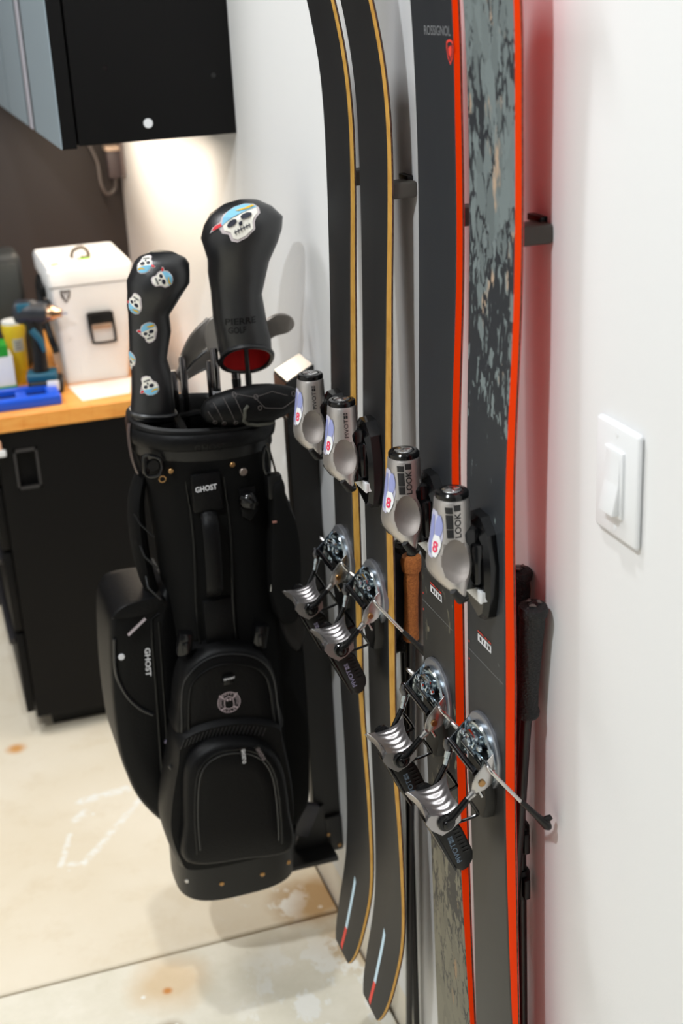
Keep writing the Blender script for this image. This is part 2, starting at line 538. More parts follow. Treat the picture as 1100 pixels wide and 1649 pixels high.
def smooth_tab(tab):
    """Catmull-Rom in z"""
    def f(z):
        if z <= tab[0][0]: return tab[0][1]
        if z >= tab[-1][0]: return tab[-1][1]
        for i in range(len(tab) - 1):
            if z <= tab[i + 1][0]:
                z0, y0 = tab[i]; z1, y1 = tab[i + 1]; t = (z - z0) / (z1 - z0)
                m0 = (y1 - tab[max(i - 1, 0)][1]) / (z1 - tab[max(i - 1, 0)][0]) * (z1 - z0)
                m1 = (tab[min(i + 2, len(tab) - 1)][1] - y0) / (tab[min(i + 2, len(tab) - 1)][0] - z0) * (z1 - z0)
                return (2 * t ** 3 - 3 * t * t + 1) * y0 + (t ** 3 - 2 * t * t + t) * m0 + (-2 * t ** 3 + 3 * t * t) * y1 + (t ** 3 - t * t) * m1
    return f


# ------------------------------------------------------------------ room shell
bm = B(); box(bm, (-3.0, -1.6, -0.10), (0.72, 3.95, -0.012)); floor = struct('floor', bm, JOINT, smooth=False)
for (x0, x1, y0, y1) in ((-3.0, 0.597, -1.6, 2.097), (-3.0, 0.597, 2.104, 3.85)):
    bm = B(); box(bm, (x0, y0, -0.012), (x1, y1, 0.0), bev=0.003, seg=1); obj('slab', bm, CONCRETE, floor, smooth=False)
bm = B(); box(bm, (0.602, -1.6, -0.01), (0.72, 3.85, 0.0885)); struct('trim_1', bm, CURB, smooth=False)
bm = B(); box(bm, (0.600, -1.6, 0.0905), (0.72, 3.85, 3.4)); struct('wall_right', bm, WALL, smooth=False)
bm = B(); box(bm, (-3.0, 3.85, 0.0), (0.72, 3.95, 3.4)); struct('wall_back', bm, WALL_DARK, smooth=False)
bm = B(); box(bm, (-3.1, -1.6, 0.0), (-3.0, 3.95, 3.4)); struct('wall_left', bm, WALL, smooth=False)
bm = B(); box(bm, (-3.1, -1.6, 3.4), (0.72, 3.95, 3.5)); struct('ceiling', bm, CEIL, smooth=False)

# ------------------------------------------------------------------ skis
PROF = {
    'A': dict(X=[(0.205, .497), (0.26, .512), (0.36, .532), (0.5, .537), (0.7, .5345), (0.9, .539), (1.1, .543), (1.3, .552), (1.5, .559), (1.6, .555), (1.7, .538), (1.8, .512), (1.9, .470), (1.94, .45)],
              W=[(0.205, .066), (0.215, .080), (0.235, .096), (0.27, .108), (0.36, .117), (0.5, .107), (0.7, .091), (0.9, .085), (1.1, .086), (1.3, .091), (1.5, .105), (1.6, .104), (1.7, .100), (1.8, .086), (1.88, .058), (1.92, .03), (1.94, .008)],
              T=[(0.205, .004), (0.5, .005), (0.9, .0095), (1.15, .0085), (1.4, .006), (1.7, .004), (1.94, .003)]),
    'B': dict(X=[(0.03, .530), (0.12, .543), (0.25, .548), (0.4, .545), (0.6, .541), (0.8, .538), (1.0, .539), (1.2, .541), (1.4, .549), (1.55, .551), (1.7, .547), (1.8, .532), (1.9, .50), (1.98, .46)],
              W=[(0.03, .07), (0.05, .10), (0.10, .126), (0.25, .134), (0.4, .122), (0.6, .105), (0.8, .101), (1.0, .103), (1.2, .100), (1.4, .109), (1.55, .109), (1.7, .115), (1.82, .110), (1.92, .07), (1.96, .04), (1.98, .01)],
              T=[(0.03, .005), (0.4, .0065), (0.7, .0115), (0.95, .0112), (1.2, .009), (1.4, .0075), (1.7, .0065), (1.98, .004)])}
SX = {k: smooth_tab(v['X']) for k, v in PROF.items()}
SW = {k: smooth_tab(v['W']) for k, v in PROF.items()}
ST = {k: smooth_tab(v['T']) for k, v in PROF.items()}


def ski_body(kind, root, yc, top_mat, side_mat, base_mat):
    z0, z1 = PROF[kind]['X'][0][0], PROF[kind]['X'][-1][0]
    N = 110
    zs = [z0 + (z1 - z0) * i / N for i in range(N + 1)]
    zs = sorted(set(zs + [z0 + 0.004, z0 + 0.01, z0 + 0.018, z0 + .026, z1 - 0.004]))

    def strip(name, prof, m, close, **kw):
        bm = B()
        rings = [[Vector((SX[kind](z) + fx * ST[kind](z) + dx, yc + s * (SW[kind](z) / 2 + dy), z)) for (fx, dx, s, dy) in prof] for z in zs]
        loft(bm, rings, close=close, cap0=close, cap1=close)
        return obj(name, bm, m, root, **kw)
    # top sheet with softly rolled borders, then sidewalls, steel edges, base
    strip('topsheet', [(0.14, 0, 1, 0.0), (0.0, .0005, 1, -0.0008), (0, 0, 1, -0.003), (0, 0, -1, -0.003), (0.0, .0005, -1, -0.0008), (0.14, 0, -1, 0.0)], top_mat, True, angle=60)
    strip('sidewall', [(0.14, 0, 1, 0.0), (0.14, 0, -1, 0.0), (1.0, 0, -1, 0.0012), (1.0, 0, 1, 0.0012)], side_mat, True, angle=60)
    strip('steel_edge', [(1.0, 0, 1, 0.0014), (1.0, 0, -1, 0.0014), (1.0, .0018, -1, 0.0016), (1.0, .0018, 1, 0.0016)], EDGE, True, angle=60)
    strip('running_base', [(1.0, .0018, 1, 0.0014), (1.0, .0018, -1, 0.0014), (1.0, .0026, -1, 0.0010), (1.0, .0026, 1, 0.0010)], base_mat, True, angle=60)


def mir(pts, yc): return [(x, 2 * yc - y, z) for x, y, z in pts]


def toe_piece(root, yc, look):
    P = lambda x, y, z: Vector((x, yc + y, z))
    # base plate on the ski
    bm = B()
    def outl(x, s, zt, zb): return [P(x, y * s, z) for y, z in ((-0.012, zt), (0.012, zt), (0.030, zt - 0.015), (0.037, 1.11), (0.035, 1.075), (0.022, zb + .008), (0.0, zb), (-0.018, zb - .006), (-0.030, zb + .002), (-0.037, 1.075), (-0.038, 1.11), (-0.030, zt - 0.015))]
    loft(bm, [outl(0.546, 1.0, 1.160, 1.046), outl(0.530, 1.0, 1.158, 1.047), outl(0.524, 0.90, 1.150, 1.052)])
    toe = obj('toe_piece', bm, BLACKG, root, angle=30)
    bm = B(); box(bm, P(0.503, -0.022, 1.080), P(0.526, 0.022, 1.152), bev=0.006)
    box(bm, P(0.515, -0.030, 1.088), P(0.527, 0.030, 1.135), bev=0.004)
    obj('riser', bm, BLACKG, toe)
    # antifriction plate
    bm = B(); prism(bm, [P(0.5215, 0.034, 1.0830), P(0.5215, -0.036, 1.0830), P(0.5215, -0.036, 1.0695), P(0.5215, 0.034, 1.0695)], (-1, 0, 0), 0.003, bev=0.0008); box(bm, P(.5215, -.034, 1.0700), P(.534, .032, 1.0815))
    obj('glide_plate', bm, WHITEP, toe, label='white glide plate')
    bm = B(); cyl(bm, P(0.5245, -0.016, 1.072), P(0.5215, -0.016, 1.072), 0.0045, 14, bev=0.0006); obj('mounting_screw', bm, BRASS, toe)
    # housing: barrel flaring into two wings, scooped on both flanks
    rows = [(1.1835, .5032, .0168, .0195), (1.1805, .5030, .0180, .0207), (1.170, .5026, .0186, .0212), (1.150, .5015, .0202, .0222), (1.138, .5008, .0210, .0232), (1.126, .4998, .0218, .0268), (1.114, .4985, .0218, .0325), (1.104, .497, .0200, .0378), (1.096, .4955, .0165, .0400), (1.0895, .4962, .0125, .0400), (1.084, .4985, .0085, .0385), (1.081, .500, .005, .036)]
    bm = B(); loft(bm, [ell(cx, yc, z, hx, hy, 48, 2.3) for z, cx, hx, hy in rows])
    cut = []
    for s in (-1, 1):
        c = B(); bmesh.ops.create_uvsphere(c, u_segments=40, v_segments=24, radius=1.0)
        bmesh.ops.scale(c, vec=(0.0285, 0.0235, 0.0285), verts=c.verts)
        bmesh.ops.rotate(c, matrix=Matrix.Rotation(R(-18) * 1, 3, 'Y'), verts=c.verts)
        bmesh.ops.translate(c, vec=P(0.4900, s * 0.0415, 1.1280), verts=c.verts); cut.append(c)
    bm = boolean(bm, cut)
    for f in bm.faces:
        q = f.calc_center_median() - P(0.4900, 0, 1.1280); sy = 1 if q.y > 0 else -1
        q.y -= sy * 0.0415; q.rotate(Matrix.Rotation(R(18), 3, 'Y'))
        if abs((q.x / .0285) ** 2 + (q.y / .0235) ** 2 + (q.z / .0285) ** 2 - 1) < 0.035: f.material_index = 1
    hous = obj('toe_housing', bm, [GUNM, mat('shaded_aluminium', srgb(140, 133, 128), 0.55, metal=0.7, bump=.1, bscale=900)], toe, angle=32)  # darker second metal paints the shade inside the scoops
    # dark lugs under the wings
    for s in (-1, 1):
        bm = B(); tube(bm, [P(0.487, s * 0.037, 1.092), P(0.496, s * 0.036, 1.080), P(0.503, s * 0.028, 1.077), P(0.506, s * 0.012, 1.080)], [0.004, 0.0055, 0.0055, 0.004], 10)
        obj('wing_pad', bm, BLACK, toe)
    # cap with adjusting screw
    bm = B(); lathe(bm, P(0.5032, 0, 1.1825), (0, 0, 1), [(0, .0165), (.0015, .0180), (.0058, .0180), (.0078, .0165), (.0083, .0125), (.0070, .0118)], 32)
    obj('cap', bm, BLACKG, toe)
    bm = B(); lathe(bm, P(0.5032, 0, 1.1895), (0, 0, 1), [(0, .0108), (.0012, .0108), (.0020, .0095)], 24)
    box(bm, P(0.4955, -.0013, 1.1914), P(0.511, .0013, 1.1922)); box(bm, P(0.5019, -.008, 1.1914), P(0.5045, .008, 1.1922))
    obj('adjusting_screw', bm, STEEL, toe)
    # setting window, curved over the outer side
    tr = bvh_of(hous)

    def lens(wf, za, zb, off, mi, bm, y0=0.0):
        n = 14
        for i in range(n):
            t0, t1 = i / n, (i + 1) / n
            row = []
            for t in (t0, t1):
                z = za + (zb - za) * t; hw = wf(t)
                row.append([(y0 + hw * q) for q in (-1, -.6, -.2, .2, .6, 1)] + [z])
            for k in range(5):
                q = []
                for (r, kk) in ((0, k), (0, k + 1), (1, k + 1), (1, k)):
                    p = P(0.44, row[r][kk], row[r][6]); h = tr.ray_cast(p, Vector((1, 0, 0)))
                    q.append(bm.verts.new((h[0] if h[0] is not None else p) + Vector((-off, 0, 0))))
                bm.faces.new(q).material_index = mi
    bm = B()
    lens(lambda t: 0.0165 * math.sin(math.pi * (0.06 + 0.88 * t)) ** 0.7, 1.171, 1.119, 0.0006, 0, bm)
    lens(lambda t: 0.0030 + 0.002 * math.sin(math.pi * t), 1.166, 1.124, 0.0010, 1, bm, 0.001)
    lens(lambda t: 0.0052 * math.sin(math.pi * (0.1 + 0.85 * t)), 1.168, 1.140, 0.0010, 1, bm, -0.0105)
    lens(lambda t: 0.0068 * math.sin(math.pi * (0.12 + 0.80 * t)) ** 0.6, 1.146, 1.122, 0.0012, 2, bm, -0.0095)
    bmesh.ops.remove_doubles(bm, verts=bm.verts, dist=1e-6)
    win = obj('setting_window', bm, [mat('window_lavender', srgb(196, 195, 214), 0.15), mat('window_blue', srgb(150, 156, 204), 0.2), WHITEP], toe, label='clear setting window with red number')
    cf = projector(tr, (1, 0, 0), 0.0015)
    bm = B(); text_bm(bm, '8', P(0.44, -0.0052, 1.127), (0, -1, 0), (0, 0, 1), 0.0085, 0.0125, bold=0.03, conform=cf)
    obj('setting_number', bm, PINKI, toe, smooth=False)
    # lettering on the near and the far flank
    for s in (-1, 1):
        bm = B(); cn = projector(tr, (0, -s, 0), 0.0003)
        if look:
            if s < 0:
                text_bm(bm, 'LOOK', P(0.5040, s * .03, 1.1445), (0, 0, 1), (-1, 0, 0), 0.0275, 0.0072, bold=0.025, conform=cn)
                blk = ((.4956, .4888, 1.1448, 1.1540), (.4956, .4888, 1.1546, 1.1700), (.4956, .4888, 1.1712, 1.1782), (.5040, .4968, 1.1738, 1.1806))
            else:
                text_bm(bm, 'LOOK', P(0.4968, s * .03, 1.1720), (0, 0, -1), (1, 0, 0), 0.0275, 0.0072, bold=0.025, conform=cn)
                blk = ()
            for xa, xb, za, zb in blk:
                flat_poly(bm, [P(xa, s * .03, za), P(xb, s * .03, za), P(xb, s * .03, zb), P(xa, s * .03, zb)], conform=cn, sub=2)
        else:
            if s < 0:
                text_bm(bm, 'PIVOT', P(0.5035, s * .03, 1.1445), (0, 0, 1), (-1, 0, 0), 0.0245, 0.0056, bold=0.012, conform=cn)
                for (xa, xb, za, zb) in ((.5035, .5010, 1.1700, 1.1738), (.5005, .4982, 1.1700, 1.1738), (.5035, .4982, 1.1744, 1.1752), (.5035, .5012, 1.1757, 1.1773), (.5003, .4980, 1.1757, 1.1773)):
                    flat_poly(bm, [P(xa, s * .03, za), P(xb, s * .03, za), P(xb, s * .03, zb), P(xa, s * .03, zb)], conform=cn, sub=1)
            else:
                text_bm(bm, 'PIVOT', P(0.4975, s * .03, 1.1700), (0, 0, -1), (1, 0, 0), 0.0245, 0.0056, bold=0.012, conform=cn)
        obj('lettering', bm, INK, toe, smooth=False)
    return toe


def heel_piece(root, yc, dz, text_mat):
    P = lambda x, y, z: Vector((x, yc + y, z + dz))
    XS = 0.537
    # grey mounting disc on the ski = the part; everything else under it
    bm = B(); lathe(bm, P(XS + .004, 0.002, .866), (-1, 0, 0), [(0, .0455), (.006, .0455), (.0072, .0440), (.0075, .0380)], 40)
    heel = obj('heel_piece', bm, ZINC, root)
    # turntable: chrome dish with rim
    bm = B(); lathe(bm, P(XS - .003, 0, .864), (-1, 0, 0), [(0, .0385), (.0042, .0385), (.0062, .0370), (.0066, .0345), (.0040, .0325), (.0036, .005)], 40)
    # far ear
    prism(bm, [P(.536, .0355, .896), P(.531, .0355, .890), P(.5075, .0355, .868), P(.5055, .0355, .862), P(.512, .0355, .850), P(.531, .0355, .842)], (0, 1, 0), 0.0022, bev=0.0004)
    obj('turntable', bm, CHROME, heel, angle=28)
    # near ear with its pivot
    bm = B(); prism(bm, [P(.5300, -.0365, .884), P(.5320, -.0365, .868), P(.5275, -.0365, .846), P(.5190, -.0365, .8405), P(.5070, -.0365, .8385), P(.5035, -.0365, .8430), P(.5050, -.0365, .8530), P(.5085, -.0365, .8610)], (0, -1, 0), 0.0024, bev=0.0005)
    obj('near_ear', bm, ALU, heel, angle=28)
    bm = B(); cyl(bm, P(.5155, -.0385, .8508), P(.5155, -.0412, .8508), .0042, 16, bev=.0006); obj('pivot_screw', bm, BRASS, heel)
    # crossbar, spring block
    bm = B(); tube(bm, [P(.5090, .040, .8645), P(.5095, .036, .8640), P(.5100, -.034, .8625)], 0.0040, 12)
    tube(bm, [P(.5140, .036, .8585), P(.5145, -.033, .8565)], 0.0030, 10); tube(bm, [P(.5120, -.030, .8590), P(.5090, -.030, .8628)], .002, 8); tube(bm, [P(.5120, .030, .8600), P(.5090, .030, .8642)], .002, 8); obj('crossbar', bm, CHROMED, heel)
    bm = B(); box(bm, P(.5165, -.012, .876), P(.531, .012, .892), bev=.003); cyl(bm, P(.5190, -.018, .872), P(.5190, .018, .872), .0042, 14)
    cyl(bm, P(.516, -.004, .885), P(.512, -.004, .885), .006, 16, bev=.001); box(bm, P(.520, -.026, .862), P(.524, .026, .874), bev=.001)
    cyl(bm, P(.5225, -.022, .884), P(.518, -.022, .884), .004, 12, bev=.0008); cyl(bm, P(.5225, .022, .882), P(.518, .022, .882), .004, 12, bev=.0008)
    obj('spring_block', bm, CHROME, heel)
    # arms
    for s, f0, f1, r1, r2 in ((1, P(.5075, .0375, .852), P(.5031, .0375, .8349), P(.4882, .0375, .8065), P(.4760, .0360, .812)),
                              (-1, P(.5060, -.0385, .8405), P(.4989, -.0385, .8342), P(.4796, -.0385, .8140), P(.4713, -.0370, .8093))):
        bm = B(); d = (f1 - f0); tube(bm, [f0, f0 + d * .5, f0 + d * .55, f1, f1 + d * .25], [.0046, .0044, .0034, .0034, .0030], 12)
        arm = obj('arm_ferrule', bm, ALU if s < 0 else CHROME, heel)
        bm = B(); tube(bm, [f1 + d * .05, r1, r2], [.0040 if s < 0 else .0034, .0044 if s < 0 else .0034, .0040], 12); obj('arm_sleeve', bm, BLACKG, heel)
        if s > 0:
            bm = B(); tube(bm, [P(.5090, .0400, .866), P(.5070, .0395, .858), f0], [.0055, .0062, .0046], 12); obj('arm_fork', bm, CHROMED, heel)
    # heel cup: ribbed ledge with horns
    NU, NV = 20, 56
    co = {}
    FO, FI, NI, NO = P(.4525, .034, .8110), P(.5010, .031, .8200), P(.4900, -.031, .8225), P(.4540, -.0335, .8195)
    top = []
    for j in range(NV + 1):
        v = j / NV; row = []
        for i in range(NU + 1):
            u = i / NU
            p = (FO * (1 - u) + FI * u) * (1 - v) + (NO * (1 - u) + NI * u) * v
            e = (2 * v - 1)
            sag = -0.0045 * math.sin(math.pi * u) + 0.0060 * max(0, (u - .70) / .30) ** 2 * (0.35 + 0.65 * max(0, -e))
            hollow = -0.0040 * (1 - abs(e) ** 1.6) * (1 - u)
            w_ = math.sin(math.pi * min(1, max(0, (u - .26) / .66))) ** .7 if .26 < u < .92 else 0
            rib = 0.0014 * math.cos(4.5 * 2 * math.pi * (v - .02) + 1.0 * math.sin(2 * math.pi * u)) * w_ if v > .10 else 0
            p = p + Vector((-(1 - e * e) * 0.0035 * u + 0.006 * (1 - e * e) * (1 - u), 0, sag + hollow + rib))
            row.append(p)
        top.append(row)
    low = [P(.4495, 0, .8080), P(.4560, 0, .7995), P(.4690, 0, .7895), P(.4800, 0, .7945), P(.4920, 0, .8040)]
    bm = B(); rings = []
    for j in range(NV + 1):
        v = j / NV; y = top[j][0].y
        e = (2 * v - 1); lift = (1 - e * e) * 0.006
        under = [Vector((q.x + (0.006 * (1 - e * e) if k == 0 else 0), y, q.z - 0 + (lift if k < 2 else 0) + (.002 if k == 0 else 0))) for k, q in enumerate(low)]
        # thin lip at the outer edge, then down round the underside
        rings.append(list(top[j]) + [Vector((top[j][-1].x + .0012, y, top[j][-1].z - .002))] + list(reversed(under)))
    loft(bm, rings)
    obj('heel_cup', bm, CUPM, heel, angle=50)
    bm = B(); tube(bm, [r_[0] for r_ in top], [.0007] + [.0011] * (NV - 1) + [.0016], 8); obj('cup_rim', bm, ALU, heel)
    # pivot hub each side
    for s in (-1, 1):
        bm = B(); lathe(bm, P(.4735, s * .0325, .8065), (0, s, 0), [(0, .0105), (.004, .0105), (.0055, .0092), (.0058, .0060), (.0085, .0055), (.0095, .0035)], 24); obj('pivot_hub', bm, BLACKG, heel)
    # release lever
    bm = B()
    prism(bm, [P(.4640, -.0205, .7900), P(.4760, -.0205, .7945), P(.4905, -.0205, .7915), P(.4985, -.0205, .7835), P(.5120, -.0205, .7480), P(.5118, -.0205, .7375), P(.5060, -.0205, .7270), P(.4985, -.0205, .7235), P(.4915, -.0205, .7280), P(.4860, -.0205, .7390)], (0, 1, 0), 0.041, bev=0.003)
    lev = obj('release_lever', bm, BLACK, heel, angle=40)
    bm = B(); prism(bm, [P(.4605, -.0185, .7890), P(.4660, -.0185, .7890), P(.4920, -.0185, .7270), P(.4890, -.0185, .7255), P(.4830, -.0185, .7380)], (0, 1, 0), 0.037, bev=0.001); obj('lever_edge', bm, BLACKG, heel, angle=40)
    bm = B()
    for k in range(7):
        q = Vector((.4900 + .0020 * k, 0, .7845 - .0052 * k))
        prism(bm, [P(q.x - .0035, -.0206, q.z - .0012), P(q.x + .0035, -.0206, q.z + .0005), P(q.x + .0043, -.0206, q.z - .0018), P(q.x - .0026, -.0206, q.z - .0034)], (0, -1, 0), 0.0007)
    obj('grip_ribs', bm, BLACK, heel, smooth=False)
    bm = B(); u = Vector((-.0123, 0, .0374)).normalized(); v = Vector((-.95, 0, -.31))
    text_bm(bm, 'PIVOT', P(.4975, -.0209, .7395), u, v, 0.0290, 0.0064, bold=0.008)
    o2 = P(.4975, -.0209, .7395) + u * .0302
    for (a, b, c, d) in ((0, .0044, 0, .0026), (0, .0044, .0034, .0060), (.0054, .0064, 0, .0060), (.0072, .0090, 0, .0026), (.0072, .0090, .0034, .0060)):
        flat_poly(bm, [o2 + u * a + v.normalized() * c, o2 + u * b + v.normalized() * c, o2 + u * b + v.normalized() * d, o2 + u * a + v.normalized() * d])
    obj('lever_lettering', bm, text_mat, heel, smooth=False)
    # wire loop
    for s in (-1, 1):
        bm = B(); tube(bm, smooth_loop([P(.5018, s * .031, .8293), P(.5080, s * .031, .8185), P(.5135, s * .031, .8075), P(.5120, s * .031, .8045), P(.4990, s * .030, .8010), P(.4860, s * .028, .7985)], 30, closed=False), .0019, 8)
        obj('wire_loop', bm, BLACKG, heel)
    # brake: bed on the ski, two arms with pads
    bm = B(); loft(bm, [[P(x, y * s, z) for y, z in ((-.026, .872), (.026, .872), (.028, .81), (.018, .788), (0, .783), (-.018, .788), (-.028, .81))] for x, s in ((.546, 1), (.531, 1), (.526, .88))])
    bm2 = bm
    brake = obj('brake', bm2, BLACK, root, angle=30)
    for s in (-1, 1):
        bm = B(); tube(bm, smooth_loop([P(.528, s * .020, .868), P(.521, s * .040, .8765), P(.5185, s * .056, .8770), P(.530, s * .0595, .861), P(.556, s * .0605, .8265), P(.562, s * .0605, .819)], 30, closed=False), .0022, 10)
        obj('brake_arm', bm, STEEL, brake)
        bm = B(); u = Vector((.62, 0, -.78))
        a = P(.5535, s * .0605, .8305)
        tube(bm, [a, a + u * .004, a + u * .030, a + u * .040, a + u * .052, a + u * .0565], [.0030, .0038, .0046, .0058, .0068, .0045], 12, flat=0.8)
        tube(bm, [a + u * .042, a + u * .046 + Vector((.005, 0, .004)), a + u * .047 + Vector((.0085, 0, .0065))], [.004, .0042, .003], 10)
        obj('brake_pad', bm, BLACK, brake)
    bm = B(); tube(bm, [P(.5150, -.020, .8380), P(.5230, -.022, .8210)], .0024, 10); obj('brake_pin', bm, STEEL, brake)
    return heel


def top_x(kind, z): return SX[kind](z) - 0.0003


def stripe(kind, yc, pts_yz, mi, bm):
    """printed polygon on the top sheet, (y, z) relative to the ski's centre line"""
    flat_poly(bm, [(0.3, yc + y, z) for y, z in pts_yz], mi=mi, sub=3, conform=lambda p: Vector((top_x(kind, p.z), p.y, p.z)))


# pair A: black skis with bamboo sidewalls
YA2, YA1 = 1.605, 1.745
GROUP = 'skis hung on the white wall'
rA = thing('ski', (0.54, YA2, 0.20), 'black ski with thin bamboo-yellow sidewall, hanging between the other yellow-edged ski and the orange-edged pair', 'ski', GROUP)
ski_body('A', rA, YA2, SKI_A, SIDE_Y, mat('dark_ski_base', srgb(34, 28, 26), 0.4))
bm = B()
stripe('A', YA2, [(.008, .340), (-.001, .333), (-.001, .246), (.008, .246)], 0, bm)
stripe('A', YA2, [(.008, .246), (-.001, .246), (-.001, .208), (.008, .212)], 1, bm)
obj('tail_stripe', bm, [PALEB, REDI], rA, smooth=False, label='pale blue and red tail stripe')
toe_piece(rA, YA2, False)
heel_piece(rA, YA2, 0.043, LAVI)
dup(rA, (0.54, YA1, 0.20), 'black ski with thin bamboo-yellow sidewall, the one next to the golf bag')

# pair B: orange sidewalls, red bases
YB4, YB3 = 1.235, 1.378


def ski_b(yc, up, label):
    r = thing('ski', (0.54, yc, 0.03), label, 'ski', GROUP)
    ski_body('B', r, yc, SKI_B_UP if up else SKI_B_LOW, SIDE_O, BASE_R)
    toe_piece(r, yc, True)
    heel_piece(r, yc, 0.0, BLUEI)
    # small size label under the toe
    bm = B()
    stripe('B', yc, [(.0195, 1.0065), (-.0165, 1.0065), (-.0165, .9975), (.0195, .9975)], 0, bm)
    lab = obj('size_label', bm, WHITEI, r, smooth=False)
    bm = B()
    for k, (a, b) in enumerate(((.014, .009), (.005, .002), (-.003, -.006), (-.009, -.0135))):
        flat_poly(bm, [(top_x('B', 1.0) - .0003, yc + a, 1.0045), (top_x('B', 1.0) - .0003, yc + b, 1.0045), (top_x('B', 1.0) - .0003, yc + b, .9995), (top_x('B', 1.0) - .0003, yc + a, .9995)], mi=0)
    for a, b in ((.0195, .004), (.000, -.006), (-.009, -.0165)):
        flat_poly(bm, [(top_x('B', 1.01) - .0002, yc + a, 1.0105), (top_x('B', 1.01) - .0002, yc + b, 1.0105), (top_x('B', 1.01) - .0002, yc + b, 1.0085), (top_x('B', 1.01) - .0002, yc + a, 1.0085)], mi=1)
    for z in (0.9845, 0.9625):
        flat_poly(bm, [(top_x('B', z), yc + .046, z + .0012), (top_x('B', z), yc + .0435, z + .0012), (top_x('B', z), yc + .0435, z - .0012), (top_x('B', z), yc + .046, z - .0012)], mi=1)
    flat_poly(bm, [(top_x('B', .975), yc + .048, .9756), (top_x('B', .975), yc - .048, .9756), (top_x('B', .975), yc - .048, .9748), (top_x('B', .975), yc + .048, .9748)], mi=2)
    obj('label_print', bm, [INK, REDI, GREYI], r, smooth=False)
    return r


ski_b(YB4, True, 'ski with grey-green mottled upper half, dark plain tail and orange sidewall, nearest the light switch')
r3 = ski_b(YB3, False, 'orange-edged ski with plain dark upper half, red shield emblem and mottled olive tail')
bm = B()
cf = lambda p: Vector((top_x('B', p.z), p.y, p.z))
text_bm(bm, 'ROSSIGNOL', (0.3, YB3 + .0190, 1.6365), (0, -1, 0), (0, 0, 1), .0715, .0095, bold=0.004, conform=cf)
obj('maker_lettering', bm, GREYI, r3, smooth=False, label='grey lettering near the tip')
bm = B()
cy, cz = YB3 - .0490, 1.6215


def shield(s): return [(0.3, cy + y * s, cz + z * s) for y, z in ((.0085, .0095), (.003, .0118), (-.003, .0118), (-.0085, .0095), (-.0092, .003), (-.006, -.006), (0, -.0130), (.006, -.006), (.0092, .003))]


o_, i_ = shield(1.0), shield(0.80)
for k in range(len(o_)):
    j = (k + 1) % len(o_)
    flat_poly(bm, [o_[k], o_[j], i_[j], i_[k]], conform=cf)
flat_poly(bm, [(0.3, cy + y, cz + z) for y, z in ((.0048, .0065), (.0036, .0035), (.001, .0048), (-.0044, .0066), (-.0050, .002), (-.003, -.003), (-.0005, -.0075), (.001, -.004), (.0035, -.003), (.0045, .001))], conform=cf)
obj('shield_emblem', bm, REDI, r3, smooth=False, label='red shield emblem')

# hooks the skis hang on
for i, (y, xe, lab) in enumerate(((1.700, .563, 'dark wall hook behind the yellow-edged ski next to the golf bag'), (1.560, .563, 'dark wall hook between the yellow-edged skis and the orange-edged skis'),
                                  (1.334, .5575, 'dark wall hook between the two orange-edged skis'), (1.195, .5575, 'dark wall hook beside the mottled ski, nearest the light switch'))):
    t = thing('ski_hook', (0.6, y, 1.45), lab, 'hook', 'ski hooks on the wall')
    bm = B(); box(bm, (xe, y, 1.444), (0.6, y + .030, 1.464), bev=.0035, seg=3); obj('peg', bm, mat('hook_rubber', srgb(62, 58, 52), 0.5), t)
    bm = B(); box(bm, (0.592, y + .014, 1.462), (0.6, y + .044, 1.469), bev=.001); obj('mounting_plate', bm, BLACK, t)

# ------------------------------------------------------------------ ski poles standing between skis and wall


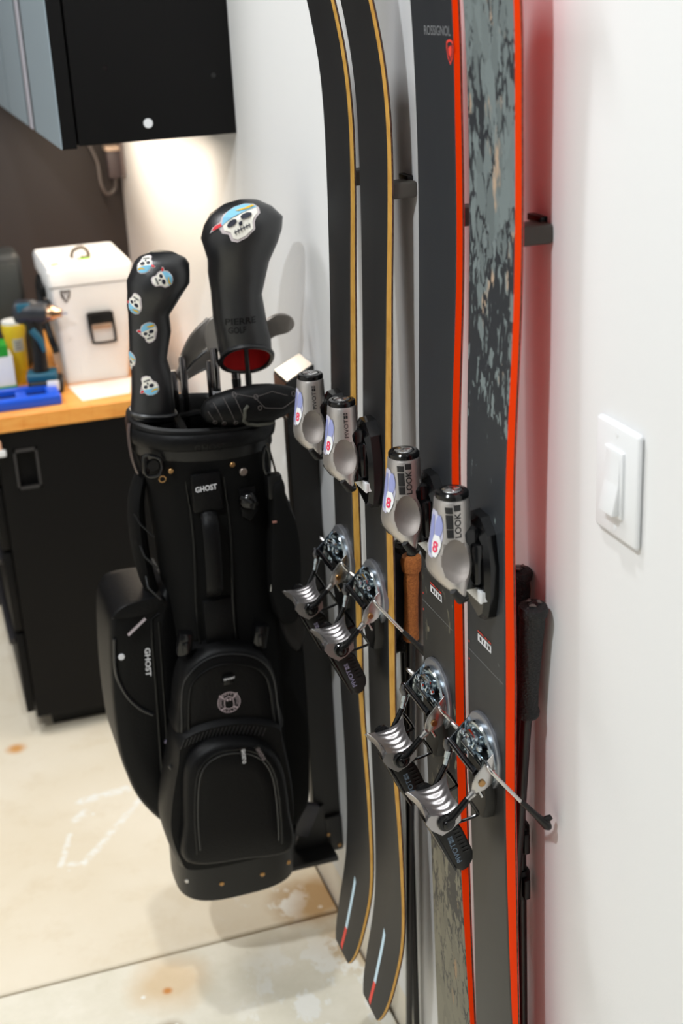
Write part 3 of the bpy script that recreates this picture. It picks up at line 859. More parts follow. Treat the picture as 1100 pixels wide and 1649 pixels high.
def pole(label, top, foot, zg0, grip_mat, cork=False, strap=False, clamp=None, pad=None):
    top, foot = Vector(top), Vector(foot)
    t = thing('ski_pole', foot, label, 'ski pole', 'ski poles against the wall')
    d = (top - foot).normalized()
    at = lambda z: foot + d * ((z - foot.z) / d.z)
    bm = B(); tube(bm, [at(0.05), at(0.09), at(0.5), at(zg0 + .02)], [.003, .0052, .0062, .0066], 14); obj('shaft', bm, mat('pole_black', srgb(17, 17, 18), 0.35), t)
    bm = B(); lathe(bm, at(0.0), d, [(0, .0012), (.012, .003), (.05, .0032)], 10); obj('tip', bm, STEEL, t)
    bm = B(); lathe(bm, at(0.055), d, [(0, .0065), (.004, .0082), (.008, .0080), (.022, .0068)], 20); obj('basket', bm, BLACK, t)
    L = (top.z - zg0) / d.z
    g0 = at(zg0)
    if cork:
        pr = [(0, .0085), (.004, .0115), (.03, .0100), (.07, .0098), (.090, .0108), (.105, .0102), (.118, .0108), (L - .024, .0128), (L - .010, .0150), (L - .003, .0130), (L, .006)]
    else:
        pr = [(0, .0100), (.003, .0140), (.008, .0148), (.014, .0125), (.04, .0118), (.09, .0128), (L - .026, .0140), (L - .016, .0136), (L - .012, .0156), (L - .006, .0164), (L - .002, .0150), (L, .008)]
    bm = B(); lathe(bm, g0, d, pr, 28); obj('grip', bm, grip_mat, t, label='cork grip' if cork else None)
    bm = B(); lathe(bm, top - d * .0006, d, [(0, .0068), (.0016, .0066), (.0022, .004)], 18); obj('grip_cap', bm, BLACKG, t)
    if not cork:
        bm = B()
        for k in range(3):
            a = 2 * math.pi * k / 3 + .5; u, v = frame(d)
            prism(bm, [top + d * .0014 + u * (math.cos(a + q) * r) + v * (math.sin(a + q) * r) for q, r in ((-.35, .0045), (.35, .0045), (.45, .009), (-.45, .009))], d, .0012)
        obj('cap_inlay', bm, mat('cap_inlay_grey', srgb(92, 84, 80), .5), t)
    if clamp:
        for z, r in clamp:
            bm = B(); lathe(bm, at(z) - d * .02, d, [(0, r * .8), (.004, r), (.036, r), (.04, r * .8)], 16)
            box(bm, at(z) + Vector((-.004, -r - .008, -.014)), at(z) + Vector((.004, -r + .003, .014)), bev=.002)
            obj('length_clamp', bm, BLACK, t)
    if strap:
        c = at(top.z - .012)
        bm = B(); tube(bm, smooth_loop([c + Vector(q) for q in strap], 40, closed=False), .0095, 10, flat=.22); obj('wrist_strap', bm, NAVY, t)
    return t


pole('ski pole with black textured grip leaning behind the mottled orange-edged ski', (.5785, 1.1950, 1.060), (.566, 1.300, 0.0), .915, GRIP)
pole('black ski pole almost hidden behind the mottled ski, its round top beside the textured grip', (.5835, 1.2450, 1.081), (.590, 1.2400, 0.0), .94, GRIP, clamp=[(.73, .0105), (.665, .0105)])
pole('ski pole with orange cork grip between the yellow-edged and orange-edged skis', (.5835, 1.5820, .966), (.5720, 1.648, 0.0), .832, CORK, cork=True)
pole('ski pole with black grip and navy strap beside the cork-gripped pole', (.5838, 1.6220, .968), (.5910, 1.6560, 0.0), .80, GRIP,
     strap=[(-.012, .012, 0), (-.016, -.006, .004), (-.013, -.019, -.012), (-.011, -.020, -.05), (-.010, -.012, -.10), (-.010, .010, -.15), (-.010, .024, -.165), (-.012, .030, -.10), (-.013, .022, -.03), (-.012, .012, -.006)])

# ------------------------------------------------------------------ light switch
t = thing('light_switch', (.6, 1.05, 1.245), 'white wall light switch with wide rocker, on the bare white wall', 'light switch')
bm = B(); box(bm, (.5935, 1.0125, 1.1885), (.6, 1.0920, 1.3015), bev=.0042, seg=3); obj('cover_plate', bm, WHITEP, t)
bm = B(); box(bm, (.5905, 1.0360, 1.2120), (.5945, 1.0700, 1.2780), bev=.0012); fr = obj('rocker_frame', bm, WHITEP, t)
bm = B(); prism(bm, [(.5905, 1.0395, 1.2750), (.5890, 1.0395, 1.2450), (.5830, 1.0395, 1.2160), (.5910, 1.0395, 1.2150)], (0, 1, 0), .027, bev=.0008); obj('rocker', bm, WHITEP, t)
for z in (1.1985, 1.2915):
    bm = B(); cyl(bm, (.5938, 1.052, z), (.5931, 1.052, z), .0028, 12); obj('screw', bm, WHITEP, t)

# ------------------------------------------------------------------ golf bag rack on the wall
t = thing('bag_rack', (.58, 2.09, .17), 'tall black steel wall rack that carries the golf bag', 'wall rack')
bm = B(); box(bm, (.549, 2.056, .18), (.600, 2.080, 1.03), bev=.0015); obj('post', bm, mat('rack_powder_coat', srgb(20, 19, 18), 0.5), t, smooth=False)
bm = B(); prism(bm, [(.5525, 2.055, 1.018), (.600, 2.055, 1.018), (.600, 2.055, 1.114), (.5525, 2.055, 1.090)], (0, 1, 0), .080, bev=.001); obj('head_block', bm, MATS['rack_powder_coat'], t, smooth=False)
bm = B(); prism(bm, [(.5540, 2.057, 1.0915), (.5985, 2.057, 1.114), (.5985, 2.133, 1.114), (.5540, 2.133, 1.0915)], (-.45, 0, 1), .0014); obj('head_cap', bm, mat('cap_reflection_pale', srgb(232, 224, 214), .3, metal=.25), t, smooth=False, label='sloping cap with reflected light in its colour')  # pale plate paints the ceiling light reflected in the black steel
bm = B(); prism(bm, [(.5520, 2.060, 1.022), (.5520, 2.130, 1.022), (.5520, 2.130, 1.088), (.5520, 2.060, 1.088)], (-1, 0, 0), .0012); obj('head_reflection', bm, mat('bench_reflection_brown', srgb(112, 74, 52), .45, var=.15, vscale=30), t, smooth=False)  # added brown sheet paints the bench's reflection on the black head
bm = B(); box(bm, (.30, 2.0, .190), (.575, 2.115, .200), bev=.002); obj('shelf', bm, MATS['rack_powder_coat'], t, smooth=False)
bm = B(); box(bm, (.566, 2.045, .180), (.5985, 2.056, .255), bev=.003); pl = obj('foot_plate', bm, MATS['rack_powder_coat'], t)
for x, z in ((.571, .2195), (.5915, .191)):
    bm = B(); cyl(bm, (x, 2.0455, z), (x, 2.0435, z), .0035, 12, bev=.0006); obj('bolt', bm, BRASS, t)
bm = B(); prism(bm, [(.505, 2.046, .200), (.566, 2.046, .200), (.566, 2.046, .285), (.545, 2.046, .275), (.520, 2.046, .235)], (0, 1, 0), .006); obj('brace', bm, MATS['rack_powder_coat'], t, smooth=False)
bm = B(); box(bm, (.512, 2.035, .232), (.545, 2.05, .300), bev=.004, rot=Matrix.Rotation(R(25), 4, 'Y')); obj('bumper', bm, mat('bumper_grey', srgb(52, 50, 56), .4), t)

# ------------------------------------------------------------------ golf bag
BX, BY = .40, 2.05
bag = thing('golf_bag', (BX, BY, .20), 'black golf bag with ghost emblem and domed zip pockets hanging on its wall rack', 'golf bag')
trunk = [(.400, 1.0300, .1100, .104, .006), (.4035, .9900, .1060, .102, .006), (.4069, .9556, .1008, .100, 0), (.4085, .8512, .0968, .098, 0), (.4099, .7373, .0929, .096, 0), (.4120, .6428, .0894, .098, 0), (.4020, .4475, .0971, .104, 0), (.3950, .2700, .1060, .100, 0)]
bm = B(); loft(bm, [ell(cx, BY, z, hx, hy, 48, 2.6, tl) for cx, z, hx, hy, tl in trunk], cap0=False)
obj('body', bm, FABRIC, bag)
# moulded base with rivets
bm = B(); loft(bm, [ell(cx, BY + dy, z, hx, hy, 48, 3.0) for cx, dy, z, hx, hy in ((.385, -.005, .2005, .100, .088), (.385, -.006, .206, .108, .096), (.388, -.008, .250, .110, .100), (.390, -.008, .290, .111, .104))])
bs = obj('base', bm, BLACK, bag)
trb = bvh_of(bs)
for x in (.2905, .3451, .4182, .470):
    p = Vector((x, 1.7, .243)); h = trb.ray_cast(p, Vector((0, 1, 0)))
    if h[0] is not None:
        bm = B(); cyl(bm, h[0] + Vector((0, .002, 0)), h[0] + Vector((0, -.0022, 0)), .0042, 12, bev=.0008); obj('rivet', bm, BRASS if x > .3 else STEEL, bag)
# collar and moulded rim with the opening
bm = B()
rim = [(1.012, .111, .104), (1.018, .114, .108), (1.050, .1145, .110), (1.064, .112, .108), (1.067, .107, .103), (1.060, .100, .097), (1.02, .096, .093), (.93, .092, .09)]
loft(bm, [ell(.4005, BY + .002, z, hx, hy, 56, 2.4, .007) for z, hx, hy in rim], cap0=False, cap1=False)
rimo = obj('rim', bm, BLACK, bag)
bm = B()
for z, x0, x1 in ((0, 0, 0),):
    pts = []
    for k in range(25):
        a = math.pi * (1.10 + .80 * k / 24); pts.append(Vector((.4005 + .1165 * math.copysign(abs(math.cos(a)) ** (2 / 2.4), math.cos(a)), BY + .002 + .114 * math.copysign(abs(math.sin(a)) ** (2 / 2.4), math.sin(a)), 1.044 - .007 * math.cos(a) - .003 * math.sin(a))))
    tube(bm, pts, .013, 8, flat=.35, u0=(0, 0, 1))
hb = obj('rim_handle', bm, LEATHER, bag, angle=60)
cnb = projector(bvh_of(hb), (0, 1, 0), .0006)
bm = B(); text_bm(bm, 'GHOST', (.368, 1.7, 1.0365), (1, 0, -.05), (0, 0, 1), .050, .011, bold=.01, conform=cnb); obj('rim_lettering', bm, SEAM, bag, smooth=False)
# dividers in the mouth
for k, dx in enumerate((-.035, .035)):
    bm = B(); tube(bm, [Vector((.40 + dx, BY - .085, 1.052)), Vector((.40 + dx, BY, 1.060)), Vector((.40 + dx, BY + .085, 1.052))], .0075, 8, flat=.8); obj('divider', bm, FABRIC, bag)
bm = B(); tube(bm, [Vector((.31, BY, 1.054)), Vector((.40, BY + .01, 1.060)), Vector((.49, BY, 1.046))], .0075, 8, flat=.8); obj('divider', bm, FABRIC, bag)
# side strip, back pad, shoulder strap at left
bm = B(); tube(bm, smooth_loop([(.2875, 2.035, 1.066), (.2835, 2.03, 1.045), (.2850, 2.03, 1.010), (.2905, 2.03, .985)], 16, closed=False), .010, 8, flat=.18, u0=(0, 1, 0)); obj('side_strip', bm, mat('strip_grey', srgb(96, 84, 82), .35, metal=.4), bag)
bm = B(); tube(bm, smooth_loop([(.300, 2.05, .975), (.2865, 2.05, .93), (.2840, 2.05, .87), (.2900, 2.05, .80), (.3060, 2.05, .735)], 30, closed=False), [.020 + .012 * math.sin(math.pi * k / 28) for k in range(29)], 12, flat=.45, u0=(0, 1, 0)); obj('shoulder_pad', bm, FABRIC, bag)
for z in (.92, .865, .81):
    bm = B(); tube(bm, [(.2775 + (.92 - z) * .06, 2.02, z), (.283, 2.00, z - .012), (.300, 1.985, z - .03)], .0018, 6)
    obj('pad_stitching', bm, SEAM, bag)
# front panel, patch, carry handle
fr = lambda x, z: BY - .1 * (max(0, 1 - abs((x - .405) / .1) ** 2.6)) ** (1 / 2.6)
bm = B()
for xs in (.3535, .4120):
    tube(bm, [(xs + .0035 * math.sin(q), fr(xs, 0) - .0012, .985 - .31 * q / 6) for q in range(7)], .0018, 6)
obj('panel_piping', bm, SEAM, bag)
bm = B(); box(bm, (.3590, 1.9405, .9345), (.4060, 1.952, .9985), bev=.004); obj('patch', bm, LEATHER, bag)
bm = B(); text_bm(bm, 'GHOST', (.3640, 1.9398, .9690), (1, 0, .03), (0, 0, 1), .0345, .0092, bold=.025); obj('patch_lettering', bm, WHITEI, bag, smooth=False)
bm = B(); tube(bm, smooth_loop([(.3815, 1.944, .932), (.3800, 1.926, .915), (.3785, 1.920, .865), (.3775, 1.926, .810), (.3790, 1.948, .790)], 24, closed=False), .013, 10, flat=.32, u0=(1, 0, 0)); obj('carry_handle', bm, LEATHER, bag)
bm = B(); box(bm, (.3600, 1.947, .690), (.4080, 1.957, .780), bev=.003); obj('handle_patch', bm, LEATHER, bag)
# ball holder, snap, rivets, rings
bm = B(); bmesh.ops.create_uvsphere(bm, u_segments=24, v_segments=16, radius=.0155); bmesh.ops.translate(bm, vec=(.4470, 1.945, .941), verts=bm.verts); bh = obj('ball_holder', bm, BLACKG, bag)
bm = B(); tube(bm, [(.4340, 1.938, .951), (.447, 1.928, .943), (.4600, 1.940, .935)], .003, 8); tube(bm, [(.452, 1.938, .955), (.455, 1.930, .943), (.452, 1.933, .930)], .0022, 8); obj('holder_band', bm, SEAM, bag)
bm = B(); prism(bm, [(.434, 1.951, .962), (.461, 1.955, .960), (.463, 1.955, .918), (.450, 1.952, .905), (.436, 1.951, .915)], (0, -1, 0), .004, bev=.001); obj('holder_patch', bm, LEATHER, bag)
bm = B(); cyl(bm, (.4440, 1.954, .9885), (.4440, 1.9455, .9885), .0062, 18, bev=.001); obj('snap', bm, mat('snap_nickel', srgb(150, 138, 130), .35, metal=.9), bag)
for x, y, z in ((.3317, 1.958, 1.0060), (.4274, 1.952, 1.0030)):
    bm = B(); cyl(bm, (x, y + .004, z), (x, y - .007, z), .0042, 14, bev=.001); obj('rivet', bm, BRASS, bag)
bm = B(); closed_tube(bm, [(.3187 + .0052 * math.cos(a), 1.9605, .9925 + .0048 * math.sin(a)) for a in [2 * math.pi * k / 16 for k in range(16)]], .0012, 6); obj('small_ring', bm, BRASS, bag)
bm = B(); closed_tube(bm, smooth_loop([(.2955, 1.972, 1.029), (.310, 1.964, 1.030), (.3195, 1.962, 1.022), (.3190, 1.962, 1.006), (.311, 1.964, .998), (.2965, 1.972, 1.000)], 30), .003, 8)
box(bm, (.291, 1.972, 1.000), (.302, 1.980, 1.030), bev=.002); obj('strap_buckle', bm, BLACKG, bag)
bm = B(); cyl(bm, (.3080, 1.967, 1.014), (.3080, 1.975, 1.014), .009, 16); obj('buckle_stud', bm, SEAM, bag)
# lower strap buckles
for x, z in ((.3235, .716), (.448, .705)):
    bm = B(); box(bm, (x - .012, 1.934, z - .020), (x + .012, 1.956, z + .020), bev=.004, rot=Matrix.Rotation(R(12), 4, 'Y')); box(bm, (x - .006, 1.931, z - .014), (x + .006, 1.936, z + .006), bev=.002); obj('side_buckle', bm, BLACKG, bag)

# pockets -------------------------------------------------------------
side = [(.3250, .7650), (.2957, .7689), (.2445, .7689), (.2269, .7578), (.2165, .7313), (.2085, .6532), (.2050, .5722), (.2064, .4998), (.2146, .4488), (.2303, .3949), (.2651, .3401), (.2954, .3200), (.3350, .318), (.3350, .55)]
bm = B(); pillow(bm, side, 2.16, 2.012, edge=.022, inset=.90, n=70); sp = obj('side_pocket', bm, LEATHER, bag, angle=50)
trs = bvh_of(sp); cs = projector(trs, (0, 1, 0), .0006)
bm = B(); tube(bm, [cs(Vector((x, 1.8, z))) for x, z in ((.2980, .745), (.2850, .737), (.2815, .69), (.2790, .60), (.2740, .48), (.2715, .39), (.272, .355))], .0026, 6); obj('zip', bm, SEAM, sp)
bm = B(); tube(bm, [cs(Vector((x, 1.8, z))) for x, z in ((.2960, .730), (.2945, .69), (.2910, .60), (.2860, .48), (.2830, .36))], .0016, 6); obj('piping', bm, SEAM, sp)
bm = B(); tube(bm, smooth_loop([cs(Vector((x, 1.8, z))) + Vector((0, -.002, 0)) for x, z in ((.2130, .715), (.2165, .655), (.2280, .610), (.2480, .580), (.2690, .563))], 24, closed=False), .0032, 8); obj('flap_edge', bm, LEATHERG, sp)
bm = B(); text_bm(bm, 'GHOST', (.2675, 1.8, .6870), (-.06, 0, -1), (1, 0, -.06), .052, .0095, bold=.03, conform=projector(trs, (0, 1, 0), .0010)); obj('side_lettering', bm, WHITEI, sp, smooth=False)
bm = B(); tube(bm, [Vector((.2735, 2.002, .7440)), Vector((.2420, 1.998, .7220))], .0042, 8, flat=.4); zp = obj('zip_pull', bm, mat('pull_grey', srgb(150, 138, 138), .5), sp)
bm = B(); p = cs(Vector((.2285, 1.8, .679))); cyl(bm, p + Vector((0, .003, 0)), p + Vector((0, -.0015, 0)), .0055, 14, bev=.0006); obj('badge', bm, WHITEI, sp)
bm = B(); p = cs(Vector((.2870, 1.8, .505))); bmesh.ops.create_uvsphere(bm, u_segments=12, v_segments=8, radius=.005); bmesh.ops.translate(bm, vec=p, verts=bm.verts); obj('zip_slider', bm, mat('slider_grey', srgb(120, 112, 130), .3, metal=.7), sp)
bm = B(); pillow(bm, [(.2190, .752), (.2450, .772), (.300, .776), (.310, .762), (.2800, .748), (.245, .748)], 2.14, 2.006, edge=.010, inset=.92, n=40); obj('pocket_lid', bm, LEATHER, sp)

# right-hand pocket and mesh sleeve
rp = [(.4700, .690), (.5000, .770), (.5230, .760), (.5330, .690), (.5350, .520), (.5300, .380), (.5180, .310), (.4700, .300)]
bm = B(); pillow(bm, rp, 2.17, 1.99, edge=.03, inset=.88, n=56); obj('right_pocket', bm, FABRIC, bag, angle=50)
bm = B(); pillow(bm, [(.4960, .690), (.5020, .780), (.5250, .800), (.5360, .770), (.5380, .690), (.520, .640)], 2.04, 1.978, edge=.015, inset=.86, n=40); obj('mesh_sleeve', bm, mat('brown_mesh', srgb(22, 17, 14), .8, bump=.5, bscale=500), bag, angle=50)

up = [(.2948, .5600), (.2975, .6100), (.3046, .6482), (.3202, .6842), (.3504, .7035), (.3865, .7059), (.4269, .6941), (.4534, .6704), (.4663, .6298), (.4680, .5850), (.4680, .5300), (.380, .545)]
bm = B(); pillow(bm, up, 1.975, 1.918, edge=.028, inset=.90, n=72); upo = obj('upper_pocket', bm, LEATHER, bag, angle=50)
tru = bvh_of(upo)
ui = [(.3111, .5698), (.3182, .6348), (.3299, .6617), (.3579, .6771), (.3888, .6783), (.4242, .6662), (.4438, .6472), (.4521, .6166), (.4545, .5485)]
cu_ = projector(tru, (0, 1, 0), .0005)
bm = B(); tube(bm, [cu_(Vector((x, 1.7, z))) for x, _, z in smooth_loop([(x, 0, z) for x, z in ui], 40, closed=False)], .0024, 6); obj('zip', bm, SEAM, upo)
uo = [(.2995, .5700), (.3080, .6430), (.3230, .6740), (.3520, .6930), (.3875, .6955), (.4265, .6830), (.4500, .6600), (.4610, .6250), (.4640, .5480)]
bm = B(); tube(bm, [cu_(Vector((x, 1.7, z))) for x, _, z in smooth_loop([(x, 0, z) for x, z in uo], 40, closed=False)], .0016, 6); obj('piping', bm, LEATHERG, upo)
bm = B(); box(bm, (.3735, 1.908, .6440), (.3925, 1.919, .6590), bev=.003); tab = obj('pull_tab', bm, SEAM, upo)
bm = B(); text_bm(bm, 'GHOST', (.3740, 1.9072, .6545), (1, 0, .04), (0, 0, 1), .0190, .0035, bold=.03); obj('tab_lettering', bm, WHITEI, upo, smooth=False)
# round emblem: ring, crossed clubs, ghost
bm = B(); cx, cz = .3815, .6090; ct = projector(tru, (0, 1, 0), .0008)
E = lambda x, z: Vector((cx + x, 1.7, cz + z - .03 * x))


def ring(bm, r0, r1, a0=0, a1=360, n=48):
    for k in range(n):
        t0, t1 = R(a0 + (a1 - a0) * k / n), R(a0 + (a1 - a0) * (k + 1) / n)
        flat_poly(bm, [E(r * math.cos(t), r * math.sin(t)) for r, t in ((r0, t0), (r1, t0), (r1, t1), (r0, t1))], conform=ct)


def line(bm, pts, wd):
    for (x0, z0), (x1, z1) in zip(pts, pts[1:]):
        d = Vector((x1 - x0, z1 - z0)); 
        if d.length < 1e-9: continue
        nrm = Vector((-d.y, d.x)).normalized() * wd / 2
        flat_poly(bm, [E(x0 + nrm.x, z0 + nrm.y), E(x1 + nrm.x, z1 + nrm.y), E(x1 - nrm.x, z1 - nrm.y), E(x0 - nrm.x, z0 - nrm.y)], conform=ct)


ring(bm, .0178, .0190); ring(bm, .0152, .0160, -25, 40, 20); ring(bm, .0152, .0160, 140, 205, 20); ring(bm, .0128, .0135, -32, 35, 16); ring(bm, .0128, .0135, 145, 212, 16)
gl = [(-.0075, -.0090), (-.0078, -.002), (-.0070, .0050), (-.0045, .0090), (0, .0105), (.0045, .0090), (.0070, .0050), (.0078, -.002), (.0075, -.0090), (.0045, -.0108), (0, -.0120), (-.0045, -.0108), (-.0075, -.0090)]
line(bm, gl, .0014)
for sx_ in (-1, 1):
    line(bm, [(sx_ * .0075, .0068), (sx_ * .0150, .0150)], .0022); line(bm, [(sx_ * .0072, -.0090), (sx_ * .0135, -.0120)], .0024)
    flat_poly(bm, [E(sx_ * .0024 + .0018 * math.cos(q), .0048 + .0024 * math.sin(q)) for q in [2 * math.pi * k / 12 for k in range(12)]], conform=ct)
for i, ch in enumerate('GHOST'):
    a = R(126 - 18 * i); c = E(.0157 * math.cos(a), .0157 * math.sin(a)); u = Vector((math.sin(a), 0, -math.cos(a))); v = Vector((math.cos(a), 0, math.sin(a)))
    text_bm(bm, ch, c - u * .0014 - v * .0016, u, v, .0028, .0032, bold=.02, conform=ct)
for i, ch in enumerate('GOLF'):
    a = R(240 + 20 * i); c = E(.0155 * math.cos(a), .0155 * math.sin(a)); u = Vector((-math.sin(a), 0, math.cos(a))); v = Vector((-math.cos(a), 0, -math.sin(a)))
    text_bm(bm, ch, c - u * .0014 - v * .0016, u, v, .0028, .0032, bold=.02, conform=ct)
obj('ghost_emblem', bm, mat('emblem_print', srgb(196, 178, 182), .5), upo, smooth=False, label='round pale ghost emblem')

gus = [(.2986, .5750), (.2784, .5157), (.2607, .4423), (.2553, .3888), (.2657, .3325), (.2845, .3046), (.3700, .2960), (.4600, .3040), (.4780, .3500), (.4800, .4300), (.4700, .5200), (.4600, .5600), (.380, .585)]
bm = B(); pillow(bm, gus, 1.975, 1.905, edge=.045, inset=.93, n=72); gs = obj('pocket_gusset', bm, LEATHER, bag, angle=50)
lp = [(.2799, .3400), (.2815, .4199), (.2902, .5008), (.304, .5382), (.3333, .5566), (.3694, .5573), (.41, .5441), (.4399, .5206), (.4582, .4769), (.4634, .3971), (.4625, .3180), (.38, .320)]
bm = B(); pillow(bm, lp, 1.96, 1.878, edge=.030, inset=.90, n=72); lpo = obj('lower_pocket', bm, LEATHER, bag, angle=50)
trl = bvh_of(lpo); cl = projector(trl, (0, 1, 0), .0005)
li = [(.2976, .3621), (.2995, .4284), (.308, .4976), (.3211, .5294), (.3471, .544), (.3782, .5435), (.4085, .5316), (.4299, .5076), (.4411, .4703), (.4439, .4029), (.4420, .3446)]
for k, (off, rr, nm) in enumerate(((0, .0026, 'zip'), (1, .0018, 'piping'))):
    s = 1.0 if k == 0 else .93
    bm = B(); tube(bm, [cl(Vector((.372 + (x - .372) * s, 1.7, .45 + (z - .45) * s))) for x, _, z in smooth_loop([(x, 0, z) for x, z in li], 44, closed=False)], rr, 6); obj(nm, bm, SEAM if k == 0 else LEATHERG, lpo)
bm = B()
for k in range(22):
    x = .300 + .0065 * k; z = .560 - .00012 * (k - 9) ** 2
    tube(bm, [projector(bvh_of(gs), (0, 1, 0), .0004)(Vector((x, 1.7, z + .012))), projector(bvh_of(gs), (0, 1, 0), .0004)(Vector((x - .007, 1.7, z - .002)))], .0011, 5)
obj('woven_ledge', bm, LEATHERG, bag)
for (x, z, ang, m_) in ((.3885, .5470, 0, WHITEI), (.4110, .5430, 22, mat('pull_dull', srgb(130, 118, 120), .5))):
    a = R(ang); u = Vector((math.sin(a), 0, -math.cos(a))); v = Vector((math.cos(a), 0, math.sin(a))); o0 = Vector((x, 1.872, z))
    bm = B(); prism(bm, [o0 - v * .0045, o0 + v * .0045, o0 + v * .0045 + u * .031, o0 - v * .0045 + u * .031], (0, 1, 0), .003); zp = obj('zip_pull', bm, SEAM, lpo)
    bm = B(); text_bm(bm, 'GHOST', o0 + Vector((0, -.0006, 0)) - v * .0030 + u * .003, u, v, .020, .0062, bold=.03)
    q0 = o0 + u * .0268 + Vector((0, -.0006, 0))
    for k in range(12):
        t0, t1 = 2 * math.pi * k / 12, 2 * math.pi * (k + 1) / 12
        flat_poly(bm, [q0 + (u * math.cos(t) + v * math.sin(t)) * r for r, t in ((.0016, t0), (.0030, t0), (.0030, t1), (.0016, t1))])
    obj('pull_lettering', bm, m_, lpo, smooth=False)
# small side sleeve at the lower left with its grey tag
bm = B(); tube(bm, [(.2760, 1.930, .508), (.2860, 1.922, .490), (.2920, 1.920, .470)], .004, 6); obj('sleeve_edge', bm, LEATHERG, bag)
bm = B(); box(bm, (.2835, 1.9205, .487), (.2905, 1.926, .499), bev=.001); obj('sleeve_tag', bm, mat('tag_grey', srgb(120, 120, 126), .5), bag)

# ------------------------------------------------------------------ straps, clip and pouch hanging at the bag's right
t = thing('accessory_pouch', (.515, 2.03, .90), 'small black pouch hanging from a clip at the right of the golf bag', 'pouch')
bm = B(); pillow(bm, [(.5075, .930), (.5250, .935), (.5264, .9046), (.539, .8692), (.5447, .8233), (.5424, .755), (.5327, .690), (.505, .688), (.4925, .7423), (.4965, .821), (.5045, .8864)], 2.052, 2.012, edge=.012, inset=.8, n=56); obj('pouch_body', bm, FABRIC, t, angle=50)
bm = B(); box(bm, (.4990, 2.018, .905), (.5240, 2.040, .945), bev=.004); obj('clip_block', bm, BLACK, t)
bm = B(); tube(bm, smooth_loop([(.5065, 2.03, .995), (.5090, 2.03, .985), (.5150, 2.03, .955), (.5170, 2.03, .940)], 12, closed=False), .0042, 8, flat=.4); obj('webbing', bm, mat('webbing_olive', srgb(58, 50, 40), .7), t)
bm = B(); closed_tube(bm, smooth_loop([(.5020, 2.024, .992), (.5065, 2.024, .980), (.5055, 2.024, .955), (.5000, 2.024, .948), (.4965, 2.024, .960), (.4975, 2.024, .984)], 30), .0026, 8); obj('carabiner', bm, BLACKG, t)
bm = B(); tube(bm, [(.5250, 2.03, .915), (.5330, 2.03, .890), (.5400, 2.03, .862)], .0030, 8); obj('cord', bm, BLACK, t)
bm = B(); tube(bm, [(.4935, 2.02, .760), (.4915, 2.02, .748)], [.0015, .0022], 8); obj('zip_pull', bm, STEEL, t)
bm = B(); box(bm, (.5005, 2.010, .868), (.5080, 2.013, .8715), bev=.0008); obj('tag', bm, mat('tag_copper', srgb(150, 104, 92), .5), t)
t.location += Vector((-.019, -.075, .031))

# ------------------------------------------------------------------ golf clubs and covers
IRONF = mat('iron_satin', srgb(150, 144, 138), .4, metal=.55, bump=.1, bscale=300)
IRONC = mat('iron_chrome', srgb(150, 146, 146), .16, metal=1.0)
SHAFT = mat('shaft_steel', srgb(110, 106, 108), .2, metal=1.0)
FERR = mat('ferrule_black', srgb(15, 15, 16), .3)


def club(label, hosel, foot, blade=None, edge=None, bands=False, hr=.0062, y=None, dark=False, group='golf clubs in the bag'):
    """hosel: top of hosel, foot: where the shaft ends inside the bag; blade: outline points (x, z) at depth y"""
    h, f = Vector(hosel), Vector(foot); d = (f - h).normalized()
    t = thing('golf_club', h, label, 'golf club', group)
    bm = B(); tube(bm, [h, h + d * .006, h + d * .035, h + d * .065], [hr * .75, hr, hr, hr * .95], 14); hz = obj('hosel', bm, FERR if dark else IRONC, t)
    bm = B(); tube(bm, [h + d * .062, h + d * .068, h + d * .10], [hr * .9, hr, hr * .82], 14); fe = obj('ferrule', bm, FERR, t)
    if bands:
        bm = B()
        for q in (.070, .0735, .077): cyl(bm, h + d * q, h + d * (q + .0016), hr * 1.03, 14)
        obj('ferrule_band', bm, WHITEI, fe)
    bm = B(); tube(bm, [h + d * .095, f], [hr * .74, hr * .78], 12); obj('shaft', bm, FERR if dark else SHAFT, t)
    if blade:
        o = smooth_loop([(x, 0, z) for x, z in blade], 40); bm = B()
        rings = []
        c = sum(o, Vector()) / len(o)
        for yy, s in ((.004, .96), (.003, 1.0), (-.003, 1.0), (-.0045, .95)):
            rings.append([Vector((c.x + (p.x - c.x) * s, y + yy + (p.x - h.x) * -.25, c.z + (p.z - c.z) * s)) for p in o])
        loft(bm, rings); bl = obj('blade', bm, IRONF, t, angle=40)
        if edge:
            bm = B(); tube(bm, [Vector((x, y - .0045 + (x - h.x) * -.25, z)) for x, z in edge], .0022, 8); obj('sole_edge', bm, STEEL, bl)
    return t


club('iron golf club with blade rising behind the skull-dotted cover, leftmost of the bare irons', (.3915, 2.090, 1.148), (.380, 2.07, .30),
     blade=[(.3900, 1.140), (.3925, 1.153), (.4080, 1.180), (.4300, 1.201), (.4390, 1.204), (.4400, 1.168), (.4200, 1.150), (.3960, 1.122)], edge=[(.3960, 1.1235), (.4080, 1.1370), (.4220, 1.1490), (.4390, 1.1600)], y=2.094)
club('iron golf club whose lower blade shows under another iron beside the skull-dotted cover', (.3795, 2.120, 1.118), (.378, 2.08, .30),
     blade=[(.3860, 1.108), (.3950, 1.128), (.4250, 1.146), (.4400, 1.147), (.4420, 1.122), (.4180, 1.112), (.3950, 1.098)], edge=[(.3950, 1.0985), (.4080, 1.1070), (.4200, 1.1130), (.4400, 1.1210)], y=2.124)
club('iron golf club with white-banded ferrule just left of the big driver cover', (.4375, 2.060, 1.162), (.4300, 2.05, .30),
     blade=[(.4290, 1.160), (.4270, 1.190), (.4330, 1.205), (.4420, 1.211), (.4520, 1.200), (.4480, 1.165), (.4400, 1.150)], bands=True, hr=.0068, y=2.064)
